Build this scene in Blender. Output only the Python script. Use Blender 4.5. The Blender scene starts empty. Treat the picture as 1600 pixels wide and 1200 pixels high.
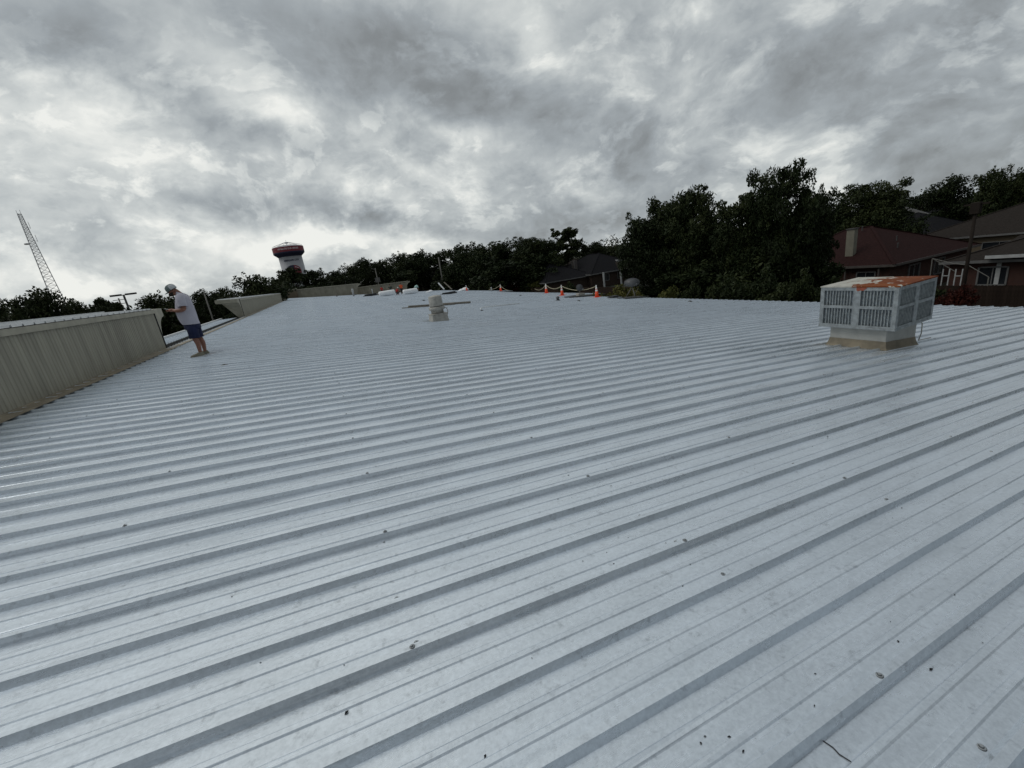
import bpy, bmesh, math, random
import numpy as np
from mathutils import Vector, Matrix
random.seed(7); rng = np.random.default_rng(7)
R = math.radians
S = bpy.context.scene
COL = S.collection

# ------------------------------------------------------------------ camera
FPX = 658.337; PITCH = 0.2820936; ROLL = -0.1425307; YAW = 0.4005149; SL = 0.10194; H = 1.48433
_cy, _sy, _cp, _sp = math.cos(YAW), math.sin(YAW), math.cos(PITCH), math.sin(PITCH)
FW = Vector((_sy*_cp, _cy*_cp, -_sp)); _R0 = Vector((_cy, -_sy, 0)); _U0 = _R0.cross(FW)
RT = _R0*math.cos(ROLL) + _U0*math.sin(ROLL); UP = -_R0*math.sin(ROLL) + _U0*math.cos(ROLL)
C0 = Vector((0, 0, H))
def ray(x, y): return FW + RT*((x-800)/FPX) - UP*((y-600)/FPX)
def at(x, y, X=None, Y=None, Z=None, D=None):
    d = ray(x, y)
    if D is not None: t = D/math.hypot(d.x, d.y)
    elif X is not None: t = X/d.x
    elif Y is not None: t = Y/d.y
    else: t = (Z-H)/d.z
    return C0 + d*t
cam_d = bpy.data.cameras.new('camera'); cam = bpy.data.objects.new('camera', cam_d); COL.objects.link(cam)
cam_d.sensor_width = 36; cam_d.lens = FPX/1600*36; cam_d.clip_start = .05; cam_d.clip_end = 6000
m = Matrix((( RT.x, UP.x, -FW.x, 0), (RT.y, UP.y, -FW.y, 0), (RT.z, UP.z, -FW.z, H), (0, 0, 0, 1)))
cam.matrix_world = m
S.camera = cam

# ------------------------------------------------------------------ world: overcast sky
W = bpy.data.worlds.new('World'); S.world = W; W.use_nodes = True
SUN_AZ, SUN_EL = R(-66), R(50)           # azimuth from +Y towards +X
def build_world():
    nt = W.node_tree; N = nt.nodes; L = nt.links; N.clear()
    def n(t, **k):
        o = N.new(t)
        for a, b in k.items(): setattr(o, a, b)
        return o
    def ma(op, a, b=None, c=None, clamp=False):
        o = n('ShaderNodeMath', operation=op); o.use_clamp = clamp
        for i, v in enumerate((a, b, c)):
            if v is None: continue
            if isinstance(v, (int, float)): o.inputs[i].default_value = v
            else: L.new(v, o.inputs[i])
        return o.outputs[0]
    tc = n('ShaderNodeTexCoord'); sep = n('ShaderNodeSeparateXYZ'); L.new(tc.outputs['Generated'], sep.inputs[0])
    x, y, z = sep.outputs
    zc = ma('MAXIMUM', z, 0.0)
    px, py, pz = ma('MULTIPLY', x, 2.0), ma('MULTIPLY', y, 2.0), ma('MULTIPLY', zc, 3.1)
    cmb = n('ShaderNodeCombineXYZ'); L.new(px, cmb.inputs[0]); L.new(py, cmb.inputs[1]); L.new(pz, cmb.inputs[2])
    mp = n('ShaderNodeMapping'); mp.inputs['Rotation'].default_value = (R(8), R(-10), R(28)); mp.inputs['Scale'].default_value = (1, 1, 1)
    L.new(cmb.outputs[0], mp.inputs[0])
    def noise(vec, sc, det, rough=.5, dist=0., off=0., col=False):
        o = n('ShaderNodeTexNoise'); o.inputs['Scale'].default_value = sc; o.inputs['Detail'].default_value = det
        o.inputs['Roughness'].default_value = rough; o.inputs['Distortion'].default_value = dist
        if off:
            a = n('ShaderNodeVectorMath', operation='ADD'); a.inputs[1].default_value = (off, off*.7, off*.3); L.new(vec, a.inputs[0]); vec = a.outputs[0]
        L.new(vec, o.inputs['Vector']); return o.outputs['Color' if col else 'Fac']
    P = mp.outputs[0]
    # domain warp
    wv = noise(P, 1.3, 4, .5, off=3.1, col=True)
    ws = n('ShaderNodeVectorMath', operation='MULTIPLY_ADD'); L.new(wv, ws.inputs[0]); ws.inputs[1].default_value = (.38, .38, .38); L.new(P, ws.inputs[2])
    PW = ws.outputs[0]
    big = noise(PW, .9, 5, .5, off=1.7)
    mid = noise(PW, 2.6, 8, .55, .1, off=9.2)
    fine = noise(PW, 9., 6, .6, .1, off=5.5)
    # azimuth / elevation coordinates, gently warped, for the large cloud masses
    az = ma('ARCTAN2', x, y); el = ma('ARCSINE', z)
    wn = noise(tc.outputs['Generated'], 3.2, 6, .58, col=True, off=2.2)
    ss = n('ShaderNodeSeparateColor'); L.new(wn, ss.inputs[0])
    az2 = ma('MULTIPLY_ADD', ma('SUBTRACT', ss.outputs[0], .5), .26, az)
    el2 = ma('MULTIPLY_ADD', ma('SUBTRACT', ss.outputs[1], .5), .16, el)
    def ae(q):
        d = ray(*q); d = d.normalized(); return (math.atan2(d.x, d.y), math.asin(d.z))
    BL = [  # centre, end of long half axis, end of short half axis, amplitude
        ((170, 100), (350, 185), (140, 160), -.42), ((60, 70), (250, 60), (60, 120), -.12), ((520, 40), (900, 60), (540, 100), -.13), ((640, 120), (800, 185), (600, 195), -.34),
        ((420, 75), (560, 110), (400, 130), -.12), ((780, 165), (900, 195), (760, 225), -.14),
        ((230, 225), (420, 290), (215, 265), .13), ((435, 188), (500, 205), (430, 212), .34), ((60, 180), (180, 215), (45, 225), -.04),
        ((560, 185), (700, 215), (550, 220), .15), ((585, 300), (650, 320), (580, 325), .34), ((650, 262), (720, 285), (645, 285), .26),
        ((700, 190), (760, 205), (700, 215), .25), ((400, 215), (440, 250), (370, 225), -.16), ((380, 325), (620, 360), (375, 350), -.15), ((190, 320), (330, 340), (180, 345), -.06),
        ((480, 390), (690, 372), (480, 408), .42), ((250, 375), (350, 400), (245, 388), .12), ((110, 390), (260, 400), (100, 430), -.10), ((150, 445), (330, 425), (150, 462), .2), ((340, 330), (420, 350), (340, 342), -.1),
        ((650, 345), (860, 345), (650, 362), -.14), ((855, 55), (900, 110), (830, 60), .24), ((880, 175), (960, 220), (860, 220), -.14),
        ((1080, 30), (1300, 40), (1080, 80), .12), ((1180, 105), (1290, 120), (1175, 150), -.12), ((1240, 225), (1380, 215), (1245, 255), .15), ((960, 305), (1010, 320), (955, 325), .22),
        ((900, 260), (1000, 260), (900, 300), -.08), ((1450, 175), (1560, 120), (1460, 210), -.12), ((1570, 200), (1640, 180), (1575, 240), .12), ((1420, 250), (1500, 235), (1420, 262), -.08),
        ((850, 350), (960, 330), (850, 375), -.12), ((900, 385), (980, 372), (900, 400), .14), ((1050, 210), (1120, 200), (1050, 260), .08),
    ]
    tot = None
    for c, a, b, amp in BL:
        c2, a2, b2 = ae(c), ae(a), ae(b)
        u = (a2[0]-c2[0], a2[1]-c2[1]); v = (b2[0]-c2[0], b2[1]-c2[1])
        det = u[0]*v[1]-u[1]*v[0]
        i00, i01, i10, i11 = v[1]/det, -v[0]/det, -u[1]/det, u[0]/det
        dx = ma('SUBTRACT', az2, c2[0]); dy = ma('SUBTRACT', el2, c2[1])
        p = ma('MULTIPLY_ADD', dx, i00, ma('MULTIPLY', dy, i01)); q = ma('MULTIPLY_ADD', dx, i10, ma('MULTIPLY', dy, i11))
        r2 = ma('MULTIPLY_ADD', p, p, ma('MULTIPLY', q, q))
        g = ma('MULTIPLY', ma('EXPONENT', ma('MULTIPLY', r2, -.8)), amp)
        tot = g if tot is None else ma('ADD', tot, g)
    # detail is strong in the middle band, soft high up
    soft = n('ShaderNodeMapRange'); L.new(z, soft.inputs['Value']); soft.inputs['From Min'].default_value = .26; soft.inputs['From Max'].default_value = .52
    soft.inputs['To Min'].default_value = 1.; soft.inputs['To Max'].default_value = .35
    v = ma('MULTIPLY_ADD', ma('SUBTRACT', big, .5), .7, .62)
    v = ma('MULTIPLY_ADD', ma('MULTIPLY', ma('SUBTRACT', mid, .5), soft.outputs[0]), 1.0, v)
    v = ma('MULTIPLY_ADD', ma('MULTIPLY', ma('SUBTRACT', fine, .5), soft.outputs[0]), .36, v)
    puff2 = noise(PW, 5.5, 8, .58, .0, off=33.)
    h2 = n('ShaderNodeMapRange'); h2.interpolation_type = 'SMOOTHSTEP'; L.new(puff2, h2.inputs['Value']); h2.inputs['From Min'].default_value = .55; h2.inputs['From Max'].default_value = .63
    v = ma('MULTIPLY_ADD', ma('MULTIPLY', h2.outputs[0], soft.outputs[0]), .14, v)
    h3 = n('ShaderNodeMapRange'); h3.interpolation_type = 'SMOOTHSTEP'; L.new(puff2, h3.inputs['Value']); h3.inputs['From Min'].default_value = .46; h3.inputs['From Max'].default_value = .40
    v = ma('MULTIPLY_ADD', ma('MULTIPLY', h3.outputs[0], soft.outputs[0]), -.05, v)
    puff = noise(PW, 4.2, 8, .60, .0, off=21.)
    hl = n('ShaderNodeMapRange'); hl.interpolation_type = 'SMOOTHSTEP'; L.new(puff, hl.inputs['Value']); hl.inputs['From Min'].default_value = .50; hl.inputs['From Max'].default_value = .72
    v = ma('MULTIPLY_ADD', ma('MULTIPLY', hl.outputs[0], soft.outputs[0]), .24, v)
    v = ma('ADD', v, tot)
    # sky is brighter to the left of the view, where the hidden sun stands, and duller behind
    sdir = Vector((math.sin(SUN_AZ)*math.cos(R(30)), math.cos(SUN_AZ)*math.cos(R(30)), math.sin(R(30))))
    dt = n('ShaderNodeVectorMath', operation='DOT_PRODUCT'); L.new(tc.outputs['Generated'], dt.inputs[0]); dt.inputs[1].default_value = (-.25, .84, .48)
    v = ma('MULTIPLY_ADD', dt.outputs['Value'], .34, ma('SUBTRACT', v, .235))
    # pale glow where the hidden sun stands, above and left of the view
    gl = n('ShaderNodeVectorMath', operation='DOT_PRODUCT'); L.new(tc.outputs['Generated'], gl.inputs[0]); gl.inputs[1].default_value = (math.sin(R(-15))*math.cos(R(56)), math.cos(R(-15))*math.cos(R(56)), math.sin(R(56)))
    v = ma('MULTIPLY_ADD', ma('POWER', ma('MAXIMUM', gl.outputs['Value'], 0.), 14.), .55, v)
    cr = n('ShaderNodeValToRGB'); L.new(v, cr.inputs[0]); e = cr.color_ramp.elements
    e[0].position = .0; e[0].color = (.17, .18, .18, 1); e[1].position = 1.05; e[1].color = (.88, .89, .85, 1)
    for pos, c in ((.25, (.245, .264, .274)), (.45, (.345, .378, .398)), (.62, (.47, .505, .515)), (.8, (.65, .68, .67))):
        k = e.new(pos); k.color = (*c, 1)
    sky = n('ShaderNodeTexSky'); sky.sky_type = 'NISHITA'; sky.sun_disc = False; sky.sun_elevation = SUN_EL; sky.sun_rotation = SUN_AZ
    b1 = n('ShaderNodeBackground'); L.new(sky.outputs[0], b1.inputs[0]); b1.inputs[1].default_value = .06
    b2 = n('ShaderNodeBackground'); L.new(cr.outputs[0], b2.inputs[0]); b2.inputs[1].default_value = 1.0
    mx = n('ShaderNodeMixShader'); mx.inputs[0].default_value = .96; L.new(b1.outputs[0], mx.inputs[1]); L.new(b2.outputs[0], mx.inputs[2])
    out = n('ShaderNodeOutputWorld'); L.new(mx.outputs[0], out.inputs[0])
build_world()
sd = bpy.data.lights.new('sun', 'SUN'); sd.energy = .65; sd.angle = R(26); sd.color = (1, .96, .9)
sun = bpy.data.objects.new('sun', sd); COL.objects.link(sun)
sun.rotation_euler = Vector((math.sin(SUN_AZ)*math.cos(SUN_EL), math.cos(SUN_AZ)*math.cos(SUN_EL), math.sin(SUN_EL))).to_track_quat('Z', 'Y').to_euler()
S.view_settings.view_transform = 'Standard'; S.view_settings.look = 'None'; S.view_settings.exposure = 0; S.view_settings.gamma = 1
S.view_settings.use_curve_mapping = False

# ------------------------------------------------------------------ helpers
class MB:
    def __init__(s): s.v = []; s.f = []; s.mi = []; s.cur = 0
    def add(s, vs, fs):
        b = len(s.v); s.v += [tuple(q) for q in vs]; s.f += [tuple(i+b for i in f) for f in fs]; s.mi += [s.cur]*len(fs); return s
    def box(s, x0, x1, y0, y1, z0, z1):
        return s.add([(x0,y0,z0),(x1,y0,z0),(x1,y1,z0),(x0,y1,z0),(x0,y0,z1),(x1,y0,z1),(x1,y1,z1),(x0,y1,z1)],
                     [(3,2,1,0),(4,5,6,7),(0,1,5,4),(1,2,6,5),(2,3,7,6),(3,0,4,7)])
    def bar(s, a, b, w, h=None, up=(0,0,1)):
        a, b = Vector(a), Vector(b); h = h or w; d = (b-a).normalized(); u = Vector(up)
        if abs(d.dot(u)) > .98: u = Vector((0, 1, 0))
        r = d.cross(u).normalized(); u = r.cross(d)
        r = r*w/2; u = u*h/2
        return s.add([a-r-u, a+r-u, a+r+u, a-r+u, b-r-u, b+r-u, b+r+u, b-r+u],
                     [(3,2,1,0),(4,5,6,7),(0,1,5,4),(1,2,6,5),(2,3,7,6),(3,0,4,7)])
    def tube(s, pts, rad, n=8, caps=True):
        pts = [Vector(p) for p in pts]
        if not isinstance(rad, (list, tuple)): rad = [rad]*len(pts)
        vs, fs = [], []
        ref = None
        for i, p in enumerate(pts):
            d = (pts[min(i+1, len(pts)-1)]-pts[max(i-1, 0)]).normalized()
            if ref is None:
                ref = Vector((0, 0, 1)) if abs(d.z) < .9 else Vector((1, 0, 0))
            r = d.cross(ref).normalized(); u = r.cross(d).normalized(); ref = u
            for k in range(n):
                a = 2*math.pi*k/n; vs.append(p+(r*math.cos(a)+u*math.sin(a))*rad[i])
        for i in range(len(pts)-1):
            for k in range(n):
                fs.append((i*n+k, i*n+(k+1) % n, (i+1)*n+(k+1) % n, (i+1)*n+k))
        if caps: fs.append(tuple(range(n))[::-1]); fs.append(tuple((len(pts)-1)*n+k for k in range(n)))
        return s.add(vs, fs)
    def lathe(s, prof, n=24, c=(0,0,0), cap=True):
        vs, fs = [], []
        for r, z in prof:
            for k in range(n):
                a = 2*math.pi*k/n; vs.append((c[0]+r*math.cos(a), c[1]+r*math.sin(a), c[2]+z))
        for i in range(len(prof)-1):
            for k in range(n): fs.append((i*n+k, i*n+(k+1) % n, (i+1)*n+(k+1) % n, (i+1)*n+k))
        if cap: fs.append(tuple(range(n))[::-1]); fs.append(tuple((len(prof)-1)*n+k for k in range(n)))
        return s.add(vs, fs)
    def rings(s, rs, cap=True):
        """rs: list of equal-length closed loops of points"""
        n = len(rs[0]); vs = [p for r in rs for p in r]; fs = []
        for i in range(len(rs)-1):
            for k in range(n): fs.append((i*n+k, i*n+(k+1) % n, (i+1)*n+(k+1) % n, (i+1)*n+k))
        if cap: fs.append(tuple(range(n))[::-1]); fs.append(tuple((len(rs)-1)*n+k for k in range(n)))
        return s.add(vs, fs)
    def mesh(s, name, mats, smooth=False):
        me = bpy.data.meshes.new(name); me.from_pydata(s.v, [], s.f)
        for mm in (mats if isinstance(mats, (list, tuple)) else [mats]): me.materials.append(mm)
        if any(s.mi): me.polygons.foreach_set('material_index', s.mi)
        if smooth: me.polygons.foreach_set('use_smooth', [True]*len(s.f))
        bm = bmesh.new(); bm.from_mesh(me); bmesh.ops.recalc_face_normals(bm, faces=bm.faces); bm.to_mesh(me); bm.free()
        return me
    def build(s, name, mats, parent=None, smooth=False, bevel=0, loc=None):
        o = bpy.data.objects.new(name, s.mesh(name, mats, smooth)); COL.objects.link(o)
        if parent: o.parent = parent
        if loc is not None: o.location = loc
        if bevel:
            b = o.modifiers.new('bevel', 'BEVEL'); b.width = bevel; b.segments = 2; b.limit_method = 'ANGLE'; b.angle_limit = R(40)
        return o
def link(name, me, parent=None, loc=(0,0,0), rot=(0,0,0), sc=(1,1,1)):
    o = bpy.data.objects.new(name, me); COL.objects.link(o); o.parent = parent; o.location = loc; o.rotation_euler = rot; o.scale = sc; return o
def tag(o, label=None, cat=None, group=None, kind=None):
    if label: o['label'] = label
    if cat: o['category'] = cat
    if group: o['group'] = group
    if kind: o['kind'] = kind
    return o
def thing(name, label, cat, loc=(0,0,0), rz=0, group=None):
    o = bpy.data.objects.new(name, None); COL.objects.link(o); o.location = loc; o.rotation_euler = (0, 0, rz); o.empty_display_size = .2
    return tag(o, label, cat, group)
def copy_tree(o, parent=None):
    c = o.copy(); COL.objects.link(c); c.parent = parent
    for ch in o.children: copy_tree(ch, c)
    return c

# ------------------------------------------------------------------ materials
def mat(name, col, rough=.6, metal=0., var=.12, vscale=3., bump=0., bscale=30., spec=.5, obvar=0., col2=None, coords='Object', detail=6, mixlo=.35, mixhi=.65):
    M = bpy.data.materials.new(name); M.use_nodes = True; nt = M.node_tree; N = nt.nodes; L = nt.links
    p = N['Principled BSDF']; p.inputs['Roughness'].default_value = rough; p.inputs['Metallic'].default_value = metal; p.inputs['Specular IOR Level'].default_value = spec
    tc = N.new('ShaderNodeTexCoord')
    nz = N.new('ShaderNodeTexNoise'); nz.inputs['Scale'].default_value = vscale; nz.inputs['Detail'].default_value = detail; L.new(tc.outputs[coords], nz.inputs['Vector'])
    mr = N.new('ShaderNodeMapRange'); mr.inputs['From Min'].default_value = mixlo; mr.inputs['From Max'].default_value = mixhi; L.new(nz.outputs['Fac'], mr.inputs['Value'])
    mx = N.new('ShaderNodeMix'); mx.data_type = 'RGBA'; L.new(mr.outputs[0], mx.inputs[0])
    a = tuple(c*(1-var) for c in col); b = col2 or tuple(min(1, c*(1+var)) for c in col)
    mx.inputs[6].default_value = (*a, 1); mx.inputs[7].default_value = (*b, 1)
    out = mx.outputs[2]
    if obvar:
        oi = N.new('ShaderNodeObjectInfo'); hs = N.new('ShaderNodeHueSaturation'); m2 = N.new('ShaderNodeMapRange')
        L.new(oi.outputs['Random'], m2.inputs['Value']); m2.inputs['To Min'].default_value = 1-obvar; m2.inputs['To Max'].default_value = 1+obvar
        L.new(m2.outputs[0], hs.inputs['Value']); L.new(out, hs.inputs['Color']); out = hs.outputs[0]
    L.new(out, p.inputs['Base Color'])
    if bump:
        n2 = N.new('ShaderNodeTexNoise'); n2.inputs['Scale'].default_value = bscale; n2.inputs['Detail'].default_value = 4; L.new(tc.outputs[coords], n2.inputs['Vector'])
        bp = N.new('ShaderNodeBump'); bp.inputs['Strength'].default_value = bump; bp.inputs['Distance'].default_value = .02; L.new(n2.outputs['Fac'], bp.inputs['Height']); L.new(bp.outputs[0], p.inputs['Normal'])
    return M

def roof_material():
    M = bpy.data.materials.new('silver_roof_coating'); M.use_nodes = True; nt = M.node_tree; N = nt.nodes; L = nt.links
    p = N['Principled BSDF']; p.inputs['Specular IOR Level'].default_value = .5
    geo = N.new('ShaderNodeNewGeometry'); pos = geo.outputs['Position']
    def noise(sc, det=5, rough=.55, scale3=None, off=0.):
        mp = N.new('ShaderNodeMapping'); L.new(pos, mp.inputs[0]); mp.inputs['Location'].default_value = (off, off, 0)
        if scale3: mp.inputs['Scale'].default_value = scale3
        o = N.new('ShaderNodeTexNoise'); o.inputs['Scale'].default_value = sc; o.inputs['Detail'].default_value = det; o.inputs['Roughness'].default_value = rough
        L.new(mp.outputs[0], o.inputs['Vector']); return o.outputs['Fac']
    def ma(op, a, b=None, c=None, clamp=False):
        o = N.new('ShaderNodeMath'); o.operation = op; o.use_clamp = clamp
        for i, v in enumerate((a, b, c)):
            if v is None: continue
            if isinstance(v, (int, float)): o.inputs[i].default_value = v
            else: L.new(v, o.inputs[i])
        return o.outputs[0]
    def ramp(v, a, b):
        o = N.new('ShaderNodeMapRange'); o.inputs['From Min'].default_value = a; o.inputs['From Max'].default_value = b; L.new(v, o.inputs['Value']); return o.outputs[0]
    patch = noise(.35, 5); brush = noise(6., 6, .65, (.35, 1.6, 1)); speck = noise(55., 3, .7); spots = noise(17., 5, .7, off=4.)
    streak = noise(3.5, 4, .6, (.12, 3.5, 1), 7.)
    # scuffs: ribbed tread marks on scattered patches
    vor = N.new('ShaderNodeTexVoronoi'); vor.inputs['Scale'].default_value = 1.5; vor.inputs['Randomness'].default_value = 1.; L.new(pos, vor.inputs['Vector'])
    sc = N.new('ShaderNodeSeparateColor'); L.new(vor.outputs['Color'], sc.inputs[0])
    keep = ma('GREATER_THAN', sc.outputs[0], .42)
    disc = ramp(vor.outputs['Distance'], .24, .10)
    va = N.new('ShaderNodeVectorRotate'); va.rotation_type = 'Z_AXIS'; L.new(pos, va.inputs['Vector']); L.new(ma('MULTIPLY', sc.outputs[1], 6.28), va.inputs['Angle'])
    wv = N.new('ShaderNodeTexWave'); wv.inputs['Scale'].default_value = 11.; wv.inputs['Distortion'].default_value = 1.6; wv.inputs['Detail'].default_value = 2; wv.inputs['Detail Scale'].default_value = 2
    L.new(va.outputs[0], wv.inputs['Vector'])
    tread = ma('MULTIPLY', ma('MULTIPLY', ma('MULTIPLY', keep, disc), ramp(wv.outputs['Fac'], .45, .8)), ramp(noise(7., 4, .6, off=11.), .42, .56))
    val = ma('MULTIPLY_ADD', ma('SUBTRACT', patch, .5), .16, 1.)
    val = ma('MULTIPLY_ADD', ma('SUBTRACT', brush, .5), .38, val)
    val = ma('MULTIPLY_ADD', ma('SUBTRACT', speck, .5), .50, val)
    val = ma('MULTIPLY_ADD', ma('SUBTRACT', streak, .5), .16, val)
    val = ma('SUBTRACT', val, ma('MULTIPLY', ramp(spots, .58, .72), .28))
    val = ma('SUBTRACT', val, ma('MULTIPLY', tread, .24))
    mx = N.new('ShaderNodeMix'); mx.data_type = 'RGBA'; mx.blend_type = 'MULTIPLY'; mx.inputs[0].default_value = 1
    mx.inputs[6].default_value = (.64, .702, .768, 1); cc = N.new('ShaderNodeCombineColor')
    for i in range(3): L.new(val, cc.inputs[i])
    L.new(cc.outputs[0], mx.inputs[7]); L.new(mx.outputs[2], p.inputs['Base Color'])
    p.inputs['Metallic'].default_value = .54
    rg = ma('MULTIPLY_ADD', ma('SUBTRACT', brush, .5), .25, ma('MULTIPLY_ADD', ma('SUBTRACT', patch, .5), .35, .29)); L.new(ma('ADD', rg, ma('MULTIPLY', tread, .1)), p.inputs['Roughness'])
    h = ma('ADD', ma('MULTIPLY', speck, .0011), ma('MULTIPLY', brush, .0028)); h = ma('ADD', h, ma('MULTIPLY', patch, .03)); h = ma('SUBTRACT', h, ma('MULTIPLY', tread, .0008))
    bp = N.new('ShaderNodeBump'); bp.inputs['Strength'].default_value = .8; bp.inputs['Distance'].default_value = 1.; L.new(h, bp.inputs['Height']); L.new(bp.outputs[0], p.inputs['Normal'])
    return M

def rust_material():
    M = bpy.data.materials.new('rusted_galvanised_top'); M.use_nodes = True; nt = M.node_tree; N = nt.nodes; L = nt.links
    p = N['Principled BSDF']; p.inputs['Roughness'].default_value = .8; p.inputs['Specular IOR Level'].default_value = .2
    tc = N.new('ShaderNodeTexCoord'); nz = N.new('ShaderNodeTexNoise'); nz.inputs['Scale'].default_value = 3.2; nz.inputs['Detail'].default_value = 6; nz.inputs['Roughness'].default_value = .6
    L.new(tc.outputs['Object'], nz.inputs['Vector'])
    sp = N.new('ShaderNodeSeparateXYZ'); L.new(tc.outputs['Object'], sp.inputs[0])
    # rust stain lies over the right-hand half of the lid and one spill on its left side
    a = N.new('ShaderNodeMath'); a.operation = 'MULTIPLY_ADD'; L.new(sp.outputs[1], a.inputs[0]); a.inputs[1].default_value = -.42; L.new(nz.outputs['Fac'], a.inputs[2])
    r = N.new('ShaderNodeMapRange'); r.inputs['From Min'].default_value = .455; r.inputs['From Max'].default_value = .49; L.new(a.outputs[0], r.inputs['Value'])
    n2 = N.new('ShaderNodeTexNoise'); n2.inputs['Scale'].default_value = 5.; n2.inputs['Detail'].default_value = 4; L.new(tc.outputs['Object'], n2.inputs['Vector'])
    hole = N.new('ShaderNodeMapRange'); hole.inputs['From Min'].default_value = .625; hole.inputs['From Max'].default_value = .60; L.new(n2.outputs['Fac'], hole.inputs['Value'])
    mm = N.new('ShaderNodeMath'); mm.operation = 'MULTIPLY'; L.new(r.outputs[0], mm.inputs[0]); L.new(hole.outputs[0], mm.inputs[1])
    rc = N.new('ShaderNodeValToRGB'); L.new(nz.outputs['Fac'], rc.inputs[0]); e = rc.color_ramp.elements; e[0].position = .4; e[0].color = (.14, .032, .008, 1); e[1].position = .65; e[1].color = (.22, .066, .018, 1)
    gc = N.new('ShaderNodeValToRGB'); L.new(n2.outputs['Fac'], gc.inputs[0]); e = gc.color_ramp.elements; e[0].position = .3; e[0].color = (.33, .32, .28, 1); e[1].position = .7; e[1].color = (.55, .54, .49, 1)
    mx = N.new('ShaderNodeMix'); mx.data_type = 'RGBA'; L.new(mm.outputs[0], mx.inputs[0]); L.new(gc.outputs[0], mx.inputs[6]); L.new(rc.outputs[0], mx.inputs[7]); L.new(mx.outputs[2], p.inputs['Base Color'])
    return M

def brick_material(name, c1, c2, mortar):
    M = bpy.data.materials.new(name); M.use_nodes = True; nt = M.node_tree; N = nt.nodes; L = nt.links
    p = N['Principled BSDF']; p.inputs['Roughness'].default_value = .85; p.inputs['Specular IOR Level'].default_value = .1
    geo = N.new('ShaderNodeNewGeometry'); sp = N.new('ShaderNodeSeparateXYZ'); L.new(geo.outputs['Position'], sp.inputs[0])
    ad = N.new('ShaderNodeMath'); ad.operation = 'ADD'; L.new(sp.outputs[0], ad.inputs[0]); L.new(sp.outputs[1], ad.inputs[1])
    cb = N.new('ShaderNodeCombineXYZ'); L.new(ad.outputs[0], cb.inputs[0]); L.new(sp.outputs[2], cb.inputs[1])
    bt = N.new('ShaderNodeTexBrick'); bt.inputs['Scale'].default_value = 4.2; bt.inputs['Color1'].default_value = (*c1, 1); bt.inputs['Color2'].default_value = (*c2, 1); bt.inputs['Mortar'].default_value = (*mortar, 1)
    L.new(cb.outputs[0], bt.inputs['Vector']); L.new(bt.outputs['Color'], p.inputs['Base Color']); return M

def leaf_material(name, c1, c2, c3):
    M = bpy.data.materials.new(name); M.use_nodes = True; nt = M.node_tree; N = nt.nodes; L = nt.links
    p = N['Principled BSDF']; p.inputs['Roughness'].default_value = .6; p.inputs['Specular IOR Level'].default_value = .12
    tc = N.new('ShaderNodeTexCoord'); nz = N.new('ShaderNodeTexNoise'); nz.inputs['Scale'].default_value = .9; nz.inputs['Detail'].default_value = 3; L.new(tc.outputs['Object'], nz.inputs['Vector'])
    n2 = N.new('ShaderNodeTexNoise'); n2.inputs['Scale'].default_value = 9.; n2.inputs['Detail'].default_value = 1; L.new(tc.outputs['Object'], n2.inputs['Vector'])
    oi = N.new('ShaderNodeObjectInfo')
    a = N.new('ShaderNodeMath'); a.operation = 'MULTIPLY_ADD'; L.new(n2.outputs['Fac'], a.inputs[0]); a.inputs[1].default_value = .6; L.new(nz.outputs['Fac'], a.inputs[2])
    b = N.new('ShaderNodeMath'); b.operation = 'MULTIPLY_ADD'; L.new(oi.outputs['Random'], b.inputs[0]); b.inputs[1].default_value = .16; L.new(a.outputs[0], b.inputs[2])
    cr = N.new('ShaderNodeValToRGB'); L.new(b.outputs[0], cr.inputs[0]); e = cr.color_ramp.elements
    e[0].position = .62; e[0].color = (*c1, 1); e[1].position = 1.05; e[1].color = (*c3, 1); k = e.new(.85); k.color = (*c2, 1)
    L.new(cr.outputs[0], p.inputs['Base Color']); return M

M_ROOF = roof_material()
M_SID = mat('beige_siding', (.30, .284, .226), .55, 0, .16, 1.6, .1, 60, coords='Object')
M_SIDD = mat('beige_trim', (.36, .34, .27), .55, 0, .12, 4)
_n = M_SID.node_tree; _tc = [q for q in _n.nodes if q.type == 'TEX_COORD'][0]; _nz = [q for q in _n.nodes if q.type == 'TEX_NOISE'][0]
_mp = _n.nodes.new('ShaderNodeMapping'); _mp.inputs['Scale'].default_value = (1, 4.5, .45); _n.links.new(_n.nodes.new('ShaderNodeNewGeometry').outputs['Position'], _mp.inputs[0]); _n.links.new(_mp.outputs[0], _nz.inputs['Vector'])
M_WTRIM = mat('white_metal_trim', (.62, .64, .65), .4, 0, .1, 6)
M_TAN = mat('tan_flashing', (.20, .17, .12), .7, 0, .25, 5, .2, 40)
M_GALV = mat('galvanised_frame', (.27, .295, .305), .5, .3, .22, 14)
M_PAD = mat('cooler_pad', (.30, .34, .37), .9, 0, .4, 18)
M_SLAT = mat('grey_slat', (.27, .295, .30), .5, .2, .2, 20)
M_RUST = rust_material()
M_CURB = mat('painted_curb', (.37, .37, .345), .6, 0, .1, 5)
M_PUTTY = mat('weathered_grey_vent', (.36, .35, .32), .65, 0, .18, 9)
M_DARK = mat('dark_rubber', (.02, .022, .025), .7)
M_GAP = mat('dark_metal', (.06, .062, .06), .8)  # even dark grey shared by gutter, joints, flues, fittings and lamp heads
M_BARK = mat('bark', (.055, .045, .035), .9, 0, .3, 6, .4, 20)
M_WOOD = mat('weathered_timber', (.19, .17, .14), .85, 0, .25, 8)
M_FENCE = mat('brown_fence_board', (.028, .020, .016), .85, 0, .2, 5, .3, 30, spec=.08, obvar=.18)
M_GRASS = mat('grass_ground', (.018, .022, .010), .95, 0, .35, .05, col2=(.036, .034, .018), coords='Object')
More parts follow.
